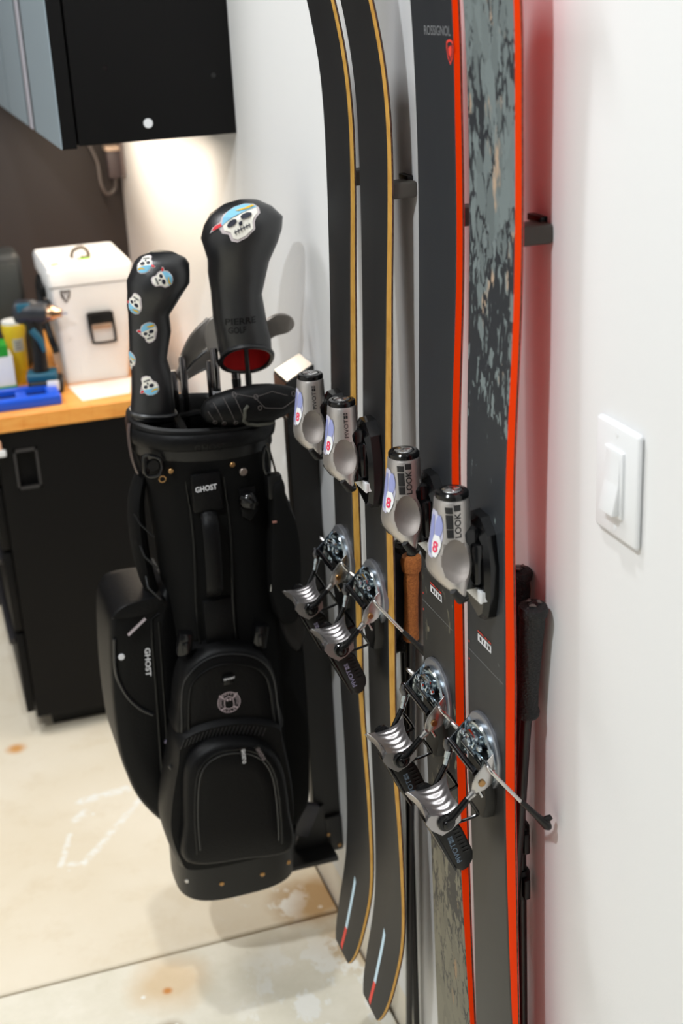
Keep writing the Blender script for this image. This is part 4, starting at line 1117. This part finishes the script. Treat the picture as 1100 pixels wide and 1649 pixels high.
club('iron golf club with bright hosel tip, half hidden behind the white-banded club', (.4310, 2.075, 1.139), (.432, 2.075, .30), hr=.0055)
club('iron golf club whose bare rounded blade sticks out right of the driver cover', (.5005, 2.100, 1.140), (.485, 2.08, .30),
     blade=[(.5020, 1.118), (.5080, 1.165), (.5420, 1.192), (.5620, 1.197), (.5760, 1.190), (.5790, 1.177), (.5690, 1.166), (.5400, 1.157), (.5150, 1.122)], hr=.0055, y=2.104, dark=True)
club('iron golf club with thick grey hosel under the red-lined cover', (.4775, 2.09, 1.165), (.468, 2.07, .30), hr=.0078)


def tilted_rings(rows, yc, ratio, p=2.3):
    return [ell(cx, yc, z, hx, max(hx * ratio, .012), 40, p, tl / 2) for cx, z, hx, tl in rows]


drv = [(0.51, 1.3893, 0.0147, 0.0027), (0.5075, 1.3811, 0.0372, 0.0071), (0.5047, 1.3672, 0.0549, 0.0107), (0.496, 1.3491, 0.0594, 0.012), (0.4905, 1.3306, 0.0585, 0.0121), (0.4848, 1.2994, 0.0478, 0.0103), (0.4816, 1.2784, 0.0436, 0.0097), (0.4786, 1.2494, 0.0403, 0.0093), (0.4804, 1.2096, 0.0426, 0.0104)]
DY = 2.045
t = thing('driver_cover', (.485, DY, 1.13), 'large black leather driver cover with one skull patch and red lining', 'head cover')
bm = B()
rg = tilted_rings(drv, DY, .92)
last = ell(.4862, DY, 1.1410, .0405, .040, 40, 2.3, .005, -.030)   # mouth cut on a slant, front edge higher
mid = ell(.4848, DY, 1.168, .0420, .041, 40, 2.3, .005, -.022)
inner = ell(.4862, DY, 1.1415, .0375, .037, 40, 2.3, .005, -.0295)
rgs = rg + [mid, last]
for i, r_ in enumerate(rgs[:-2]):
    for v_ in r_:
        v_ += Vector((0.0012 * math.sin(v_.z * 140 + v_.x * 60), 0.0018 * math.sin(v_.z * 170 + v_.x * 90), 0))
loft(bm, rgs, cap1=False)
cov = obj('cover_shell', bm, LEATHERG, t, angle=70)
bm = B(); loft(bm, [inner] + [ell(cx_, DY, z, r_, r_, 40, 2.3, .005) for z, cx_, r_ in ((1.195, .4830, .0355), (1.220, .4800, .032))], cap0=False, cap1=True); obj('lining', bm, REDL, t, label='red felt lining')
bm = B(); closed_tube(bm, last, .0042, 8); obj('hem', bm, LEATHERG, t)
trd = bvh_of(cov)


def skull(tree, parent, guess, s, ang, d=None, mirror=1, sheer=0.0, zs=1.0, name='skull_patch'):
    """cream skull with a blue bandana, printed patch that follows the leather"""
    ca, sa = math.cos(R(ang)), math.sin(R(ang)); bm = B()
    gx = Vector(guess); hit = tree.ray_cast(Vector((gx.x, 1.6, gx.z)), Vector((0, 1, 0)))
    if hit[0] is None or gx.y < 0: hit = tree.find_nearest(Vector((gx.x, abs(gx.y), gx.z)))
    ctr = hit[0]
    d = (-hit[1].normalized() + Vector((0, .55, 0))).normalized() if d is None else Vector(d).normalized()
    uu = Vector((1, 0, 0)); uu = (uu - d * uu.dot(d)).normalized(); vv = uu.cross(d).normalized()
    if vv.z < 0: vv = -vv

    def T(pts, off, mi, sub=2):
        cf_ = projector(tree, d, off * max(1.0, s / .0138))
        q = []
        for x, z in pts:
            x = x * mirror; z = z * zs + sheer * x
            q.append(ctr + uu * (s * (x * ca - z * sa)) + vv * (s * (x * sa + z * ca)))
        flat_poly(bm, q, mi=mi, conform=cf_, sub=sub)
    bl = lambda x, z, a, b, n=14: [(x + a * math.cos(2 * math.pi * k / n), z + b * math.sin(2 * math.pi * k / n)) for k in range(n)]
    T([(-1.25, .42), (-1.1, .58), (-.78, .55), (-.55, .92), (0, 1.12), (.5, 1.08), (.9, .8), (1.02, .35), (.98, -.1), (.72, -.35), (.60, -.55), (.52, -1.0), (.1, -1.22), (-.35, -1.2), (-.58, -.95), (-.62, -.5), (-.85, -.2), (-.9, .2)], .0006, 0)
    T([(-.74, .40), (-.5, .80), (0, 1.0), (.45, .96), (.8, .72), (.90, .35), (.86, -.05), (.62, -.28), (.5, -.5), (.44, -.92), (.08, -1.1), (-.3, -1.08), (-.48, -.88), (-.52, -.45), (-.74, -.15)], .0010, 1)
    T([(-.80, .22), (-.62, .66), (-.30, .95), (.05, 1.04), (.5, .98), (.82, .74), (.93, .40), (.3, .36), (-.3, .28)], .0014, 2)
    T([(-.05, .72), (.4, .62), (.78, .70), (.86, .52), (.5, .46), (.1, .56)], .0018, 4, 1)
    T([(-1.18, .42), (-1.02, .52), (-.78, .40), (-.78, .20), (-1.05, .28)], .0014, 3, 1)
    T(bl(-.38, -.05, .22, .18), .0018, 5, 1); T(bl(.30, .0, .28, .20), .0018, 5, 1); T([(-.12, -.22), (.06, -.22), (.02, -.45), (-.12, -.42)], .0018, 5, 1)
    T([(-.40, -.62), (.36, -.62), (.36, -.69), (-.40, -.69)], .0018, 5, 1)
    for k in range(6): T([(-.36 + .13 * k, -.54), (-.32 + .13 * k, -.54), (-.32 + .13 * k, -.80), (-.36 + .13 * k, -.80)], .0018, 5, 1)
    return obj(name, bm, [mat('patch_border', srgb(196, 186, 186), .6), mat('patch_cream', srgb(238, 234, 222), .6), mat('patch_blue', srgb(126, 188, 216), .6), mat('patch_red', srgb(214, 44, 52), .6), mat('patch_yellow', srgb(222, 178, 34), .6), mat('patch_navy', srgb(24, 28, 44), .6)], parent, smooth=False)


skull(trd, t, (.4790, -1.985, 1.374), .0350, 7, d=(.05, .80, -.60), sheer=.16, zs=.66)
bm = B(); c1 = projector(trd, (0, 1, 0), .0007)
text_bm(bm, 'PIERRE', (.4500, 1.7, 1.2070), (1, 0, .02), (.05, 0, 1), .0460, .0100, bold=.02, conform=c1); text_bm(bm, 'GOLF', (.4530, 1.7, 1.1935), (1, 0, .02), (.05, 0, 1), .0260, .0100, bold=.02, conform=c1)
obj('embossed_lettering', bm, SEAM, t, smooth=False)
club('driver golf club whose black shaft comes out of the red-lined cover', (.4880, DY, 1.30), (.478, 2.04, .30), hr=.0052, dark=True)

fwy = [(0.3658, 1.3265, 0.0166, 0.0036), (0.3656, 1.318, 0.0342, 0.0074), (0.3644, 1.3106, 0.0404, 0.0087), (0.3606, 1.2966, 0.0448, 0.0099), (0.3558, 1.2828, 0.0463, 0.0105), (0.3487, 1.2654, 0.042, 0.0098), (0.3403, 1.246, 0.0349, 0.0083), (0.3367, 1.2349, 0.0316, 0.0076), (0.3355, 1.2086, 0.0312, 0.0078), (0.3286, 1.167, 0.028, 0.0074), (0.3306, 1.1437, 0.0306, 0.0082), (0.329, 1.1086, 0.0327, 0.0092), (0.3269, 1.0834, 0.0343, 0.0098), (0.325, 1.0704, 0.0325, 0.0093)]
FY = 2.035
t = thing('fairway_cover', (.327, FY, 1.07), 'slim black leather club cover dotted with six small skull patches', 'head cover')
bm = B(); rg = tilted_rings(fwy, FY, .9)
for r_ in rg[:-2]:
    for v_ in r_: v_ += Vector((0.0010 * math.sin(v_.z * 160 + v_.x * 60), 0.0016 * math.sin(v_.z * 150 + v_.x * 80), 0))
loft(bm, rg); cov = obj('cover_shell', bm, LEATHERG, t, angle=70)
bm = B(); closed_tube(bm, ell(.3262, FY, 1.0790, .0345, .031, 32, 2.3, .005), .0042, 8); obj('hem', bm, LEATHERG, t)
trf = bvh_of(cov)
for x, z, a, mi_ in ((.3345, 1.3165, 165, 1), (.3555, 1.2935, -75, 1), (.3125, 1.2575, 150, -1), (.3285, 1.2130, 12, 1), (.3000, 1.1680, -20, 1), (.3205, 1.1290, 195, -1)):
    skull(trf, t, (x, 1.98, z), .0138, a, mirror=mi_)
club('fairway golf club whose shaft drops from the skull-dotted cover into the bag', (.332, FY, 1.20), (.345, 2.05, .30), hr=.0052, dark=True)

# putter cover lying across the bag's mouth
put = [((0.3961, 1.0899), (0.3946, 1.073)), ((0.4038, 1.0989), (0.4006, 1.0629)), ((0.4173, 1.106), (0.4132, 1.059)), ((0.4375, 1.1102), (0.4328, 1.0541)), ((0.4576, 1.1124), (0.4528, 1.0522)), ((0.4828, 1.1139), (0.478, 1.0505)), ((0.5079, 1.1115), (0.5034, 1.0498)), ((0.5279, 1.1067), (0.5243, 1.056)), ((0.5428, 1.1016), (0.5403, 1.064)), ((0.5546, 1.0938), (0.5532, 1.0725)), ((0.5594, 1.088), (0.5588, 1.0789))]
PYC = 1.955
put = [tuple((x * .9824, 1.692 - (1.692 - z) * .9824) for x, z in ab) for ab in put]
t = thing('putter_cover', (.46, PYC, 1.06), 'black quilted putter cover lying across the mouth of the golf bag', 'head cover')
bm = B(); rings = []
for (a, b) in put:
    ax, az = a; bx, bz = b; c = Vector(((ax + bx) / 2, PYC, (az + bz) / 2)); up_ = Vector((ax - bx, 0, az - bz)) / 2
    hy = max(.006, up_.length * .85)
    rings.append([c + up_ * math.sin(q) + Vector((0, hy * math.cos(q), 0)) for q in [2 * math.pi * k / 28 for k in range(28)]])
loft(bm, rings); pc = obj('cover_shell', bm, LEATHER, t, angle=70)
trp = bvh_of(pc); cp_ = projector(trp, (0, 1, 0), .0006)
bm = B()
ptm = lambda x, z: cp_(Vector((x * .9824, 1.7, 1.692 - (1.692 - z) * .9824)))
for (xa, za, xb, zb) in ((.402, 1.086, .412, 1.066), (.412, 1.098, .426, 1.062), (.428, 1.104, .444, 1.060), (.444, 1.108, .458, 1.062), (.444, 1.108, .476, 1.100), (.476, 1.100, .506, 1.104), (.476, 1.100, .490, 1.082), (.490, 1.082, .520, 1.076), (.506, 1.104, .530, 1.094), (.52, 1.076, .548, 1.088)):
    tube(bm, [ptm(xa + (xb - xa) * q / 5, za + (zb - za) * q / 5) for q in range(6)], .0006, 5)
for x, z in ((.412, 1.066), (.426, 1.063), (.444, 1.062), (.446, 1.106), (.478, 1.100), (.482, 1.083), (.541, 1.094)):
    closed_tube(bm, [ptm(x + .0030 * math.cos(q), z + .0034 * math.sin(q)) for q in [2 * math.pi * k / 10 for k in range(10)]], .0007, 5)
obj('stitched_pattern', bm, mat('stitch_grey', srgb(74, 68, 66), .6), t)
bm = B(); tube(bm, [ptm(x, z) for x, z in ((.4640, 1.0890), (.4580, 1.0830), (.4575, 1.0720), (.4560, 1.0640), (.4620, 1.0570))] + [Vector((.470, 1.940, 1.0635)), Vector((.491, 1.944, 1.0620)), Vector((.4970, 1.945, 1.0635))], .0028, 8); obj('trim', bm, mat('trim_olive', srgb(70, 70, 62), .6), t)
club('putter golf club whose shaft drops from the quilted cover into the bag', (.430, 1.99, 1.10), (.410, 2.01, .30), hr=.005, dark=True)

# ------------------------------------------------------------------ cabinets at the far end
t = thing('wall_cabinet', (.445, 3.15, 1.448), 'black wall cabinet with glossy doors hanging above the workbench', 'cabinet')
bm = B(); box(bm, (.3155, 2.46, 1.448), (.5995, 3.80, 2.35), bev=.001, seg=1); obj('carcass', bm, CABM, t, smooth=False)
for a, b in ((2.46, 2.862), (3.002, 3.40), (3.42, 3.80)):
    bm = B(); box(bm, (.2862, a, 1.444), (.3120, b, 2.35), bev=.0012, seg=1); do = obj('door', bm, CABM, t, smooth=False)
    bm = B(); box(bm, (.2840, a + .001, 1.445), (.2862, b - .001, 2.349)); obj('door_sheen', bm, DOORM, do, smooth=False)  # added grey layer paints the sheen on the black door
for a, b in ((2.8625, 2.903), (2.957, 3.0015), (3.4005, 3.4195)):
    bm = B(); box(bm, (.2850, a, 1.446), (.3120, b, 2.35)); obj('door_gap', bm, BLACK, t, smooth=False)
bm = B(); box(bm, (.2825, 2.9035, 1.445), (.3120, 2.9565, 2.35), bev=.001); obj('door_pull', bm, mat('pull_aluminium', srgb(214, 212, 222), .35, metal=.4), t, smooth=False)
bm = B(); cyl(bm, (.4405, 2.4605, 1.4775), (.4405, 2.4585, 1.4775), .0083, 24, bev=.0005); obj('plug', bm, WHITEP, t, label='white round plug')
for x, z in ((.375, 1.575), (.565, 1.55)):
    bm = B(); cyl(bm, (x, 2.4605, z), (x, 2.4592, z), .0045, 14); obj('plug', bm, BLACKG, t)
# strip lamp under it
t = thing('strip_lamp', (.47, 3.0, 1.44), 'slim under-cabinet strip lamp beneath the black wall cabinet', 'lamp')
bm = B(); box(bm, (.44, 2.62, 1.432), (.50, 3.70, 1.447), bev=.003); obj('housing', bm, WHITEP, t)
area('strip_lamp_light', (.47, 3.16, 1.428), 0.05, 4.6, (1.0, .84, .66), sy=1.0)

t = thing('base_cabinet', (.33, 3.45, .02), 'black tool cabinet with recessed end grip under the wooden worktop', 'cabinet')
bm = B(); box(bm, (.122, 3.012, .055), (.548, 3.80, .787), bev=.001, seg=1); 
c1 = B(); box(c1, (.160, 2.98, .650), (.206, 3.032, .738)); bm = boolean(bm, [c1]); obj('carcass', bm, CABM, t, smooth=False)
bm = B()
for lo, hi in (((.156, 3.008, .735), (.210, 3.0135, .742)), ((.156, 3.008, .645), (.210, 3.0135, .651)), ((.156, 3.008, .645), (.161, 3.0135, .742)), ((.205, 3.008, .645), (.210, 3.0135, .742))):
    box(bm, lo, hi)
obj('grip_frame', bm, mat('grip_frame_grey', srgb(52, 50, 50), .5), t, smooth=False)
for z0, z1 in ((.660, .780), (.500, .652), (.290, .492), (.070, .282)):
    bm = B(); box(bm, (.1000, 3.018, z0), (.1200, 3.79, z1), bev=.002); dr = obj('drawer', bm, CABM, t)
    bm = B(); box(bm, (.084, 3.03, z1 - .030), (.1000, 3.78, z1 - .012), bev=.003); obj('drawer_handle', bm, mat('handle_grey', srgb(58, 56, 58), .4, metal=.5), dr)
bm = B(); box(bm, (.16, 3.065, 0.0), (.52, 3.75, .056), bev=.002); obj('plinth', bm, BLACK, t)
t = thing('worktop', (.33, 3.4, .79), 'thick orange butcher-block worktop on the black tool cabinet', 'worktop')
bm = B()
for k in range(9):
    x0 = .085 + k * .0515; 
    bm2 = B(); box(bm2, (x0, 3.0, .788), (x0 + .0513, 3.82, .823), bev=.0006, seg=1); obj('board', bm2, WOOD, t, smooth=False)
bm.free()

# cooler
cool = thing('cooler', (.39, 3.33, .823), 'white hard-sided cooler with black latch standing on the wooden worktop', 'cooler')


def tap(z): return (z - .823) / .29


bm = B(); COOLW = mat('cooler_white', srgb(240, 240, 240), .4)
sec = lambda z, g_=0: [(.3145 - .014 * tap(z) - g_, 3.205 - .028 * tap(z) - g_), (.466 + .030 * tap(z) + g_, 3.205 - .028 * tap(z) - g_), (.466 + .030 * tap(z) + g_, 3.44 + .03 * tap(z) + g_), (.3145 - .014 * tap(z) - g_, 3.44 + .03 * tap(z) + g_)]


def rr(z, g_=0, r=.012, n=5):
    q = sec(z, g_); out = []
    cs_ = [(q[0][0] + r, q[0][1] + r, 180), (q[1][0] - r, q[1][1] + r, 270), (q[2][0] - r, q[2][1] - r, 0), (q[3][0] + r, q[3][1] - r, 90)]
    for cx_, cy_, a0 in cs_:
        for k in range(n + 1):
            a = R(a0 + 90 * k / n); out.append(Vector((cx_ + r * math.cos(a), cy_ + r * math.sin(a), z)))
    return out


loft(bm, [rr(.823), rr(.828, .002), rr(1.062)]); obj('tub', bm, COOLW, cool, angle=40)
bm = B(); loft(bm, [rr(1.064, .0), rr(1.066, .004), rr(1.100, .004), rr(1.1085, -.001), rr(1.110, -.008)]); obj('lid', bm, COOLW, cool, angle=40)
fy = lambda z: 3.205 - .028 * tap(z)
bm = B(); closed_tube(bm, smooth_loop([(.382, fy(.985) - .008, .985), (.386, fy(.995) - .008, .993), (.433, fy(.995) - .008, .992), (.438, fy(.985) - .008, .984), (.441, fy(.93) - .012, .932), (.436, fy(.92) - .012, .922), (.392, fy(.92) - .012, .922), (.386, fy(.93) - .012, .932)], 48), .0035, 8)
obj('latch_loop', bm, BLACK, cool)
bm = B(); box(bm, (.381, fy(.99) - .009, .965), (.438, fy(.98) + .004, .996), bev=.004); obj('latch_plate', bm, BLACK, cool)
bm = B(); box(bm, (.388, fy(.96) - .013, .955), (.434, fy(.96) + .004, .968), bev=.003); obj('latch_bar', bm, mat('latch_tan', srgb(190, 160, 136), .35, metal=.6), cool)
bm = B(); prism(bm, [(.3235, fy(1.045) - .001, 1.056), (.3475, fy(1.045) - .001, 1.055), (.3455, fy(1.04) - .001, 1.040), (.3355, fy(1.03) - .001, 1.026), (.3255, fy(1.04) - .001, 1.040)], (0, -1, 0), .002); obj('shield_badge', bm, mat('badge_dark', srgb(70, 60, 54), .4), cool, smooth=False)
bm = B(); prism(bm, [(.3290, fy(1.045) - .0035, 1.0515), (.3330, fy(1.045) - .0035, 1.0515), (.3355, fy(1.04) - .0035, 1.038), (.3385, fy(1.045) - .0035, 1.0515), (.3425, fy(1.045) - .0035, 1.0510), (.3355, fy(1.03) - .0035, 1.0300)], (0, -1, 0), .001); obj('badge_letter', bm, WHITEI, cool, smooth=False)
bm = B(); tube(bm, smooth_loop([(.372, 3.29, 1.112), (.378, 3.285, 1.128), (.398, 3.28, 1.134), (.410, 3.275, 1.124), (.408, 3.265, 1.112), (.390, 3.262, 1.112)], 30, closed=False), .006, 10, flat=.7); obj('lid_handle', bm, mat('handle_tan', srgb(96, 84, 70), .5), cool)
bm = B(); box(bm, (.380, 3.250, 1.1095), (.412, 3.262, 1.112)); box(bm, (.314, 3.2150, 1.1095), (.332, 3.230, 1.1115), rot=Matrix.Rotation(R(20), 4, 'Z')); obj('lid_sticker', bm, mat('lime_sticker', srgb(150, 225, 40), .5), cool, smooth=False)
bm = B(); tube(bm, smooth_loop([(.300, 3.40, 1.055), (.292, 3.36, 1.03), (.291, 3.30, .98), (.296, 3.25, .93), (.303, 3.23, .90)], 24, closed=False), .008, 10); box(bm, (.290, 3.30, 1.02), (.304, 3.40, 1.045), bev=.003); box(bm, (.290, 3.22, .985), (.304, 3.26, 1.025), bev=.003); obj('carry_strap', bm, BLACK, cool)

# cordless drill standing on its battery
TEAL = mat('tool_teal', srgb(20, 84, 108), .45)
dr = thing('cordless_drill', (.265, 3.17, .823), 'teal and black cordless drill standing on its battery beside the white cooler', 'drill')
bm = B(); box(bm, (.2230, 3.14, .8235), (.3050, 3.215, .856), bev=.008, seg=3, rot=Matrix.Rotation(R(-8), 4, 'Z')); obj('battery', bm, BLACK, dr)
bm = B(); box(bm, (.2220, 3.145, .852), (.2930, 3.205, .874), bev=.006, seg=3, rot=Matrix.Rotation(R(-8), 4, 'Z')); obj('battery_shoe', bm, TEAL, dr)
bm = B(); box(bm, (.2620, 3.128, .834), (.2900, 3.134, .858), bev=.002, rot=Matrix.Rotation(R(-8), 4, 'Z')); obj('sticker', bm, WHITEI, dr)
bm = B(); loft(bm, [ell(.255 + .006 * k_, 3.175, z, hx, hy, 24, 2.4) for k_, z, hx, hy in ((0, .868, .019, .022), (.4, .90, .0165, .019), (.4, .95, .0165, .019), (-.3, .985, .019, .022), (-1.2, 1.005, .024, .024))]); obj('handle', bm, BLACK, dr)
bm = B(); tube(bm, [(.246, 3.16, .978), (.262, 3.152, .952), (.268, 3.152, .925)], [.010, .008, .005], 10); obj('trigger_guard', bm, TEAL, dr)
bm = B(); lathe(bm, (.215, 3.19, 1.018), (.085, -.035, -.006), [(0, .018), (.004, .026), (.012, .029), (.045, .029), (.050, .026), (.072, .025), (.080, .021)], 28); obj('motor_housing', bm, mat('tool_charcoal', srgb(36, 40, 48), .4, var=.3, vscale=40), dr)
bm = B(); box(bm, (.218, 3.155, 1.020), (.250, 3.166, 1.040), bev=.003); obj('side_badge', bm, TEAL, dr)
bm = B(); lathe(bm, (.2870, 3.160, 1.013), (.085, -.035, -.006), [(0, .019), (.006, .0195), (.014, .018), (.026, .011), (.034, .009)], 24); obj('chuck', bm, mat('chuck_brass', srgb(198, 160, 130), .25, metal=1), dr)
bm = B(); tube(bm, [(.318, 3.147, 1.011), (.330, 3.142, 1.010)], .003, 8); obj('bit', bm, STEEL, dr)

t = thing('canister', (.214, 3.30, .823), 'yellow canister with white lid beside the cordless drill', 'canister')
bm = B(); lathe(bm, (.214, 3.29, .8235), (0, 0, 1), [(0, .020), (.004, .0225), (.110, .0245), (.128, .0285), (.145, .0285), (.147, .026)], 28); obj('tin', bm, mat('canister_yellow', srgb(236, 200, 44), .4), t)
bm = B(); lathe(bm, (.214, 3.29, .968), (0, 0, 1), [(0, .0275), (.008, .0275), (.010, .025)], 28); obj('lid', bm, mat('lid_grey', srgb(214, 214, 210), .4), t)
bm = B(); tc_ = [(.0247 * math.cos(a), .0247 * math.sin(a)) for a in [R(250 + 8 * k) for k in range(9)]]
loft(bm, [[Vector((.214 + x * 1.01, 3.29 + y * 1.01, z)) for x, y in tc_] for z in (.905, .936)], cap0=False, cap1=False, close=False); obj('label', bm, mat('label_grey', srgb(196, 190, 170), .5), t)
bm = B()
for k in range(4):
    tq = [(.0249 * math.cos(a), .0249 * math.sin(a)) for a in [R(262 + 6 * j) for j in range(7)]]
    loft(bm, [[Vector((.214 + x * 1.01, 3.29 + y * 1.01, z)) for x, y in tq] for z in (.909 + .006 * k, .912 + .006 * k)], cap0=False, cap1=False, close=False)
obj('label_lines', bm, GREYI, t)

t = thing('carton', (.170, 3.24, .823), 'green and white carton at the left end of the worktop', 'carton')
bm = B(); box(bm, (.125, 3.19, .8235), (.198, 3.26, .843), bev=.001); obj('bottom_band', bm, mat('carton_green', srgb(28, 148, 40), .5), t, smooth=False)
bm = B(); box(bm, (.126, 3.191, .843), (.196, 3.259, .915), bev=.001); obj('sleeve', bm, WHITEP, t, smooth=False)
bm = B(); box(bm, (.125, 3.19, .915), (.187, 3.26, .942), bev=.001); obj('top_band', bm, MATS['carton_green'], t, smooth=False)

t = thing('tool_tray', (.19, 3.12, .823), 'bright blue plastic tool tray on the front edge of the worktop', 'tray')
bm = B(); BLUEP = mat('tray_blue', srgb(22, 84, 214), .4)
box(bm, (.09, 3.045, .8235), (.283, 3.165, .846), bev=.003)
c1 = B(); box(c1, (.135, 3.075, .834), (.255, 3.135, .86)); bm = boolean(bm, [c1]); obj('tray_body', bm, BLUEP, t, angle=30)
bm = B(); box(bm, (.136, 3.076, .8335), (.254, 3.134, .8345)); obj('tray_liner', bm, BLACK, t, smooth=False)
bm = B(); box(bm, (.185, 3.078, .8345), (.210, 3.132, .844), bev=.002); obj('tray_rib', bm, BLUEP, t)

bm = B(); prism(bm, [(.315, 3.192, .8234), (.470, 3.200, .8234), (.443, 3.060, .8234), (.330, 3.048, .8234)], (0, 0, 1), .0006); tagp(obj('paper_sheet', bm, mat('paper_white', srgb(244, 240, 232), .7), smooth=False), 'sheet of white paper on the worktop in front of the white cooler', 'paper')

t = thing('tool_case', (.20, 3.45, .823), 'dark rounded equipment case standing behind the yellow canister', 'case')
bm = B(); box(bm, (.10, 3.40, .8235), (.262, 3.52, 1.118), bev=.022, seg=4); obj('case_body', bm, mat('case_slate', srgb(44, 46, 46), .5), t)
bm = B(); box(bm, (.11, 3.394, .85), (.250, 3.402, 1.095), bev=.003); obj('front_panel', bm, mat('case_panel', srgb(52, 55, 54), .4), t)

# outlet with plug and cable on the wall under the wall cabinet
t = thing('power_outlet', (.6, 3.72, 1.26), 'wall socket with plug and looped cable in the corner under the wall cabinet', 'outlet')
bm = B(); box(bm, (.590, 3.76, 1.23), (.5995, 3.83, 1.34), bev=.003); obj('face_plate', bm, mat('socket_grey', srgb(112, 100, 98), .5), t)
bm = B(); box(bm, (.555, 3.775, 1.225), (.592, 3.815, 1.300), bev=.006); obj('plug', bm, mat('plug_grey', srgb(78, 68, 70), .5), t)
bm = B(); box(bm, (.552, 3.77, 1.298), (.592, 3.82, 1.312), bev=.004); obj('adapter', bm, mat('socket_beige', srgb(206, 180, 158), .5), t)
bm = B(); tube(bm, smooth_loop([(.575, 3.79, 1.230), (.568, 3.79, 1.195), (.545, 3.785, 1.185), (.532, 3.785, 1.215), (.530, 3.80, 1.270), (.510, 3.815, 1.330), (.480, 3.825, 1.390), (.46, 3.82, 1.440)], 50, closed=False), .005, 8); obj('cable', bm, mat('cable_grey', srgb(86, 78, 76), .5), t)

# small knob seen at the bench's left edge
t = thing('fabric_tag', (.105, 2.995, .76), 'small peach and white tag hanging at the left end of the worktop edge', 'tag')
bm = B(); box(bm, (.094, 2.990, .742), (.132, 2.998, .775), bev=.006); obj('tag_body', bm, mat('tag_peach', srgb(236, 190, 160), .7), t)
bm = B(); box(bm, (.120, 2.988, .735), (.140, 2.994, .752), bev=.003); obj('tag_end', bm, WHITEP, t)
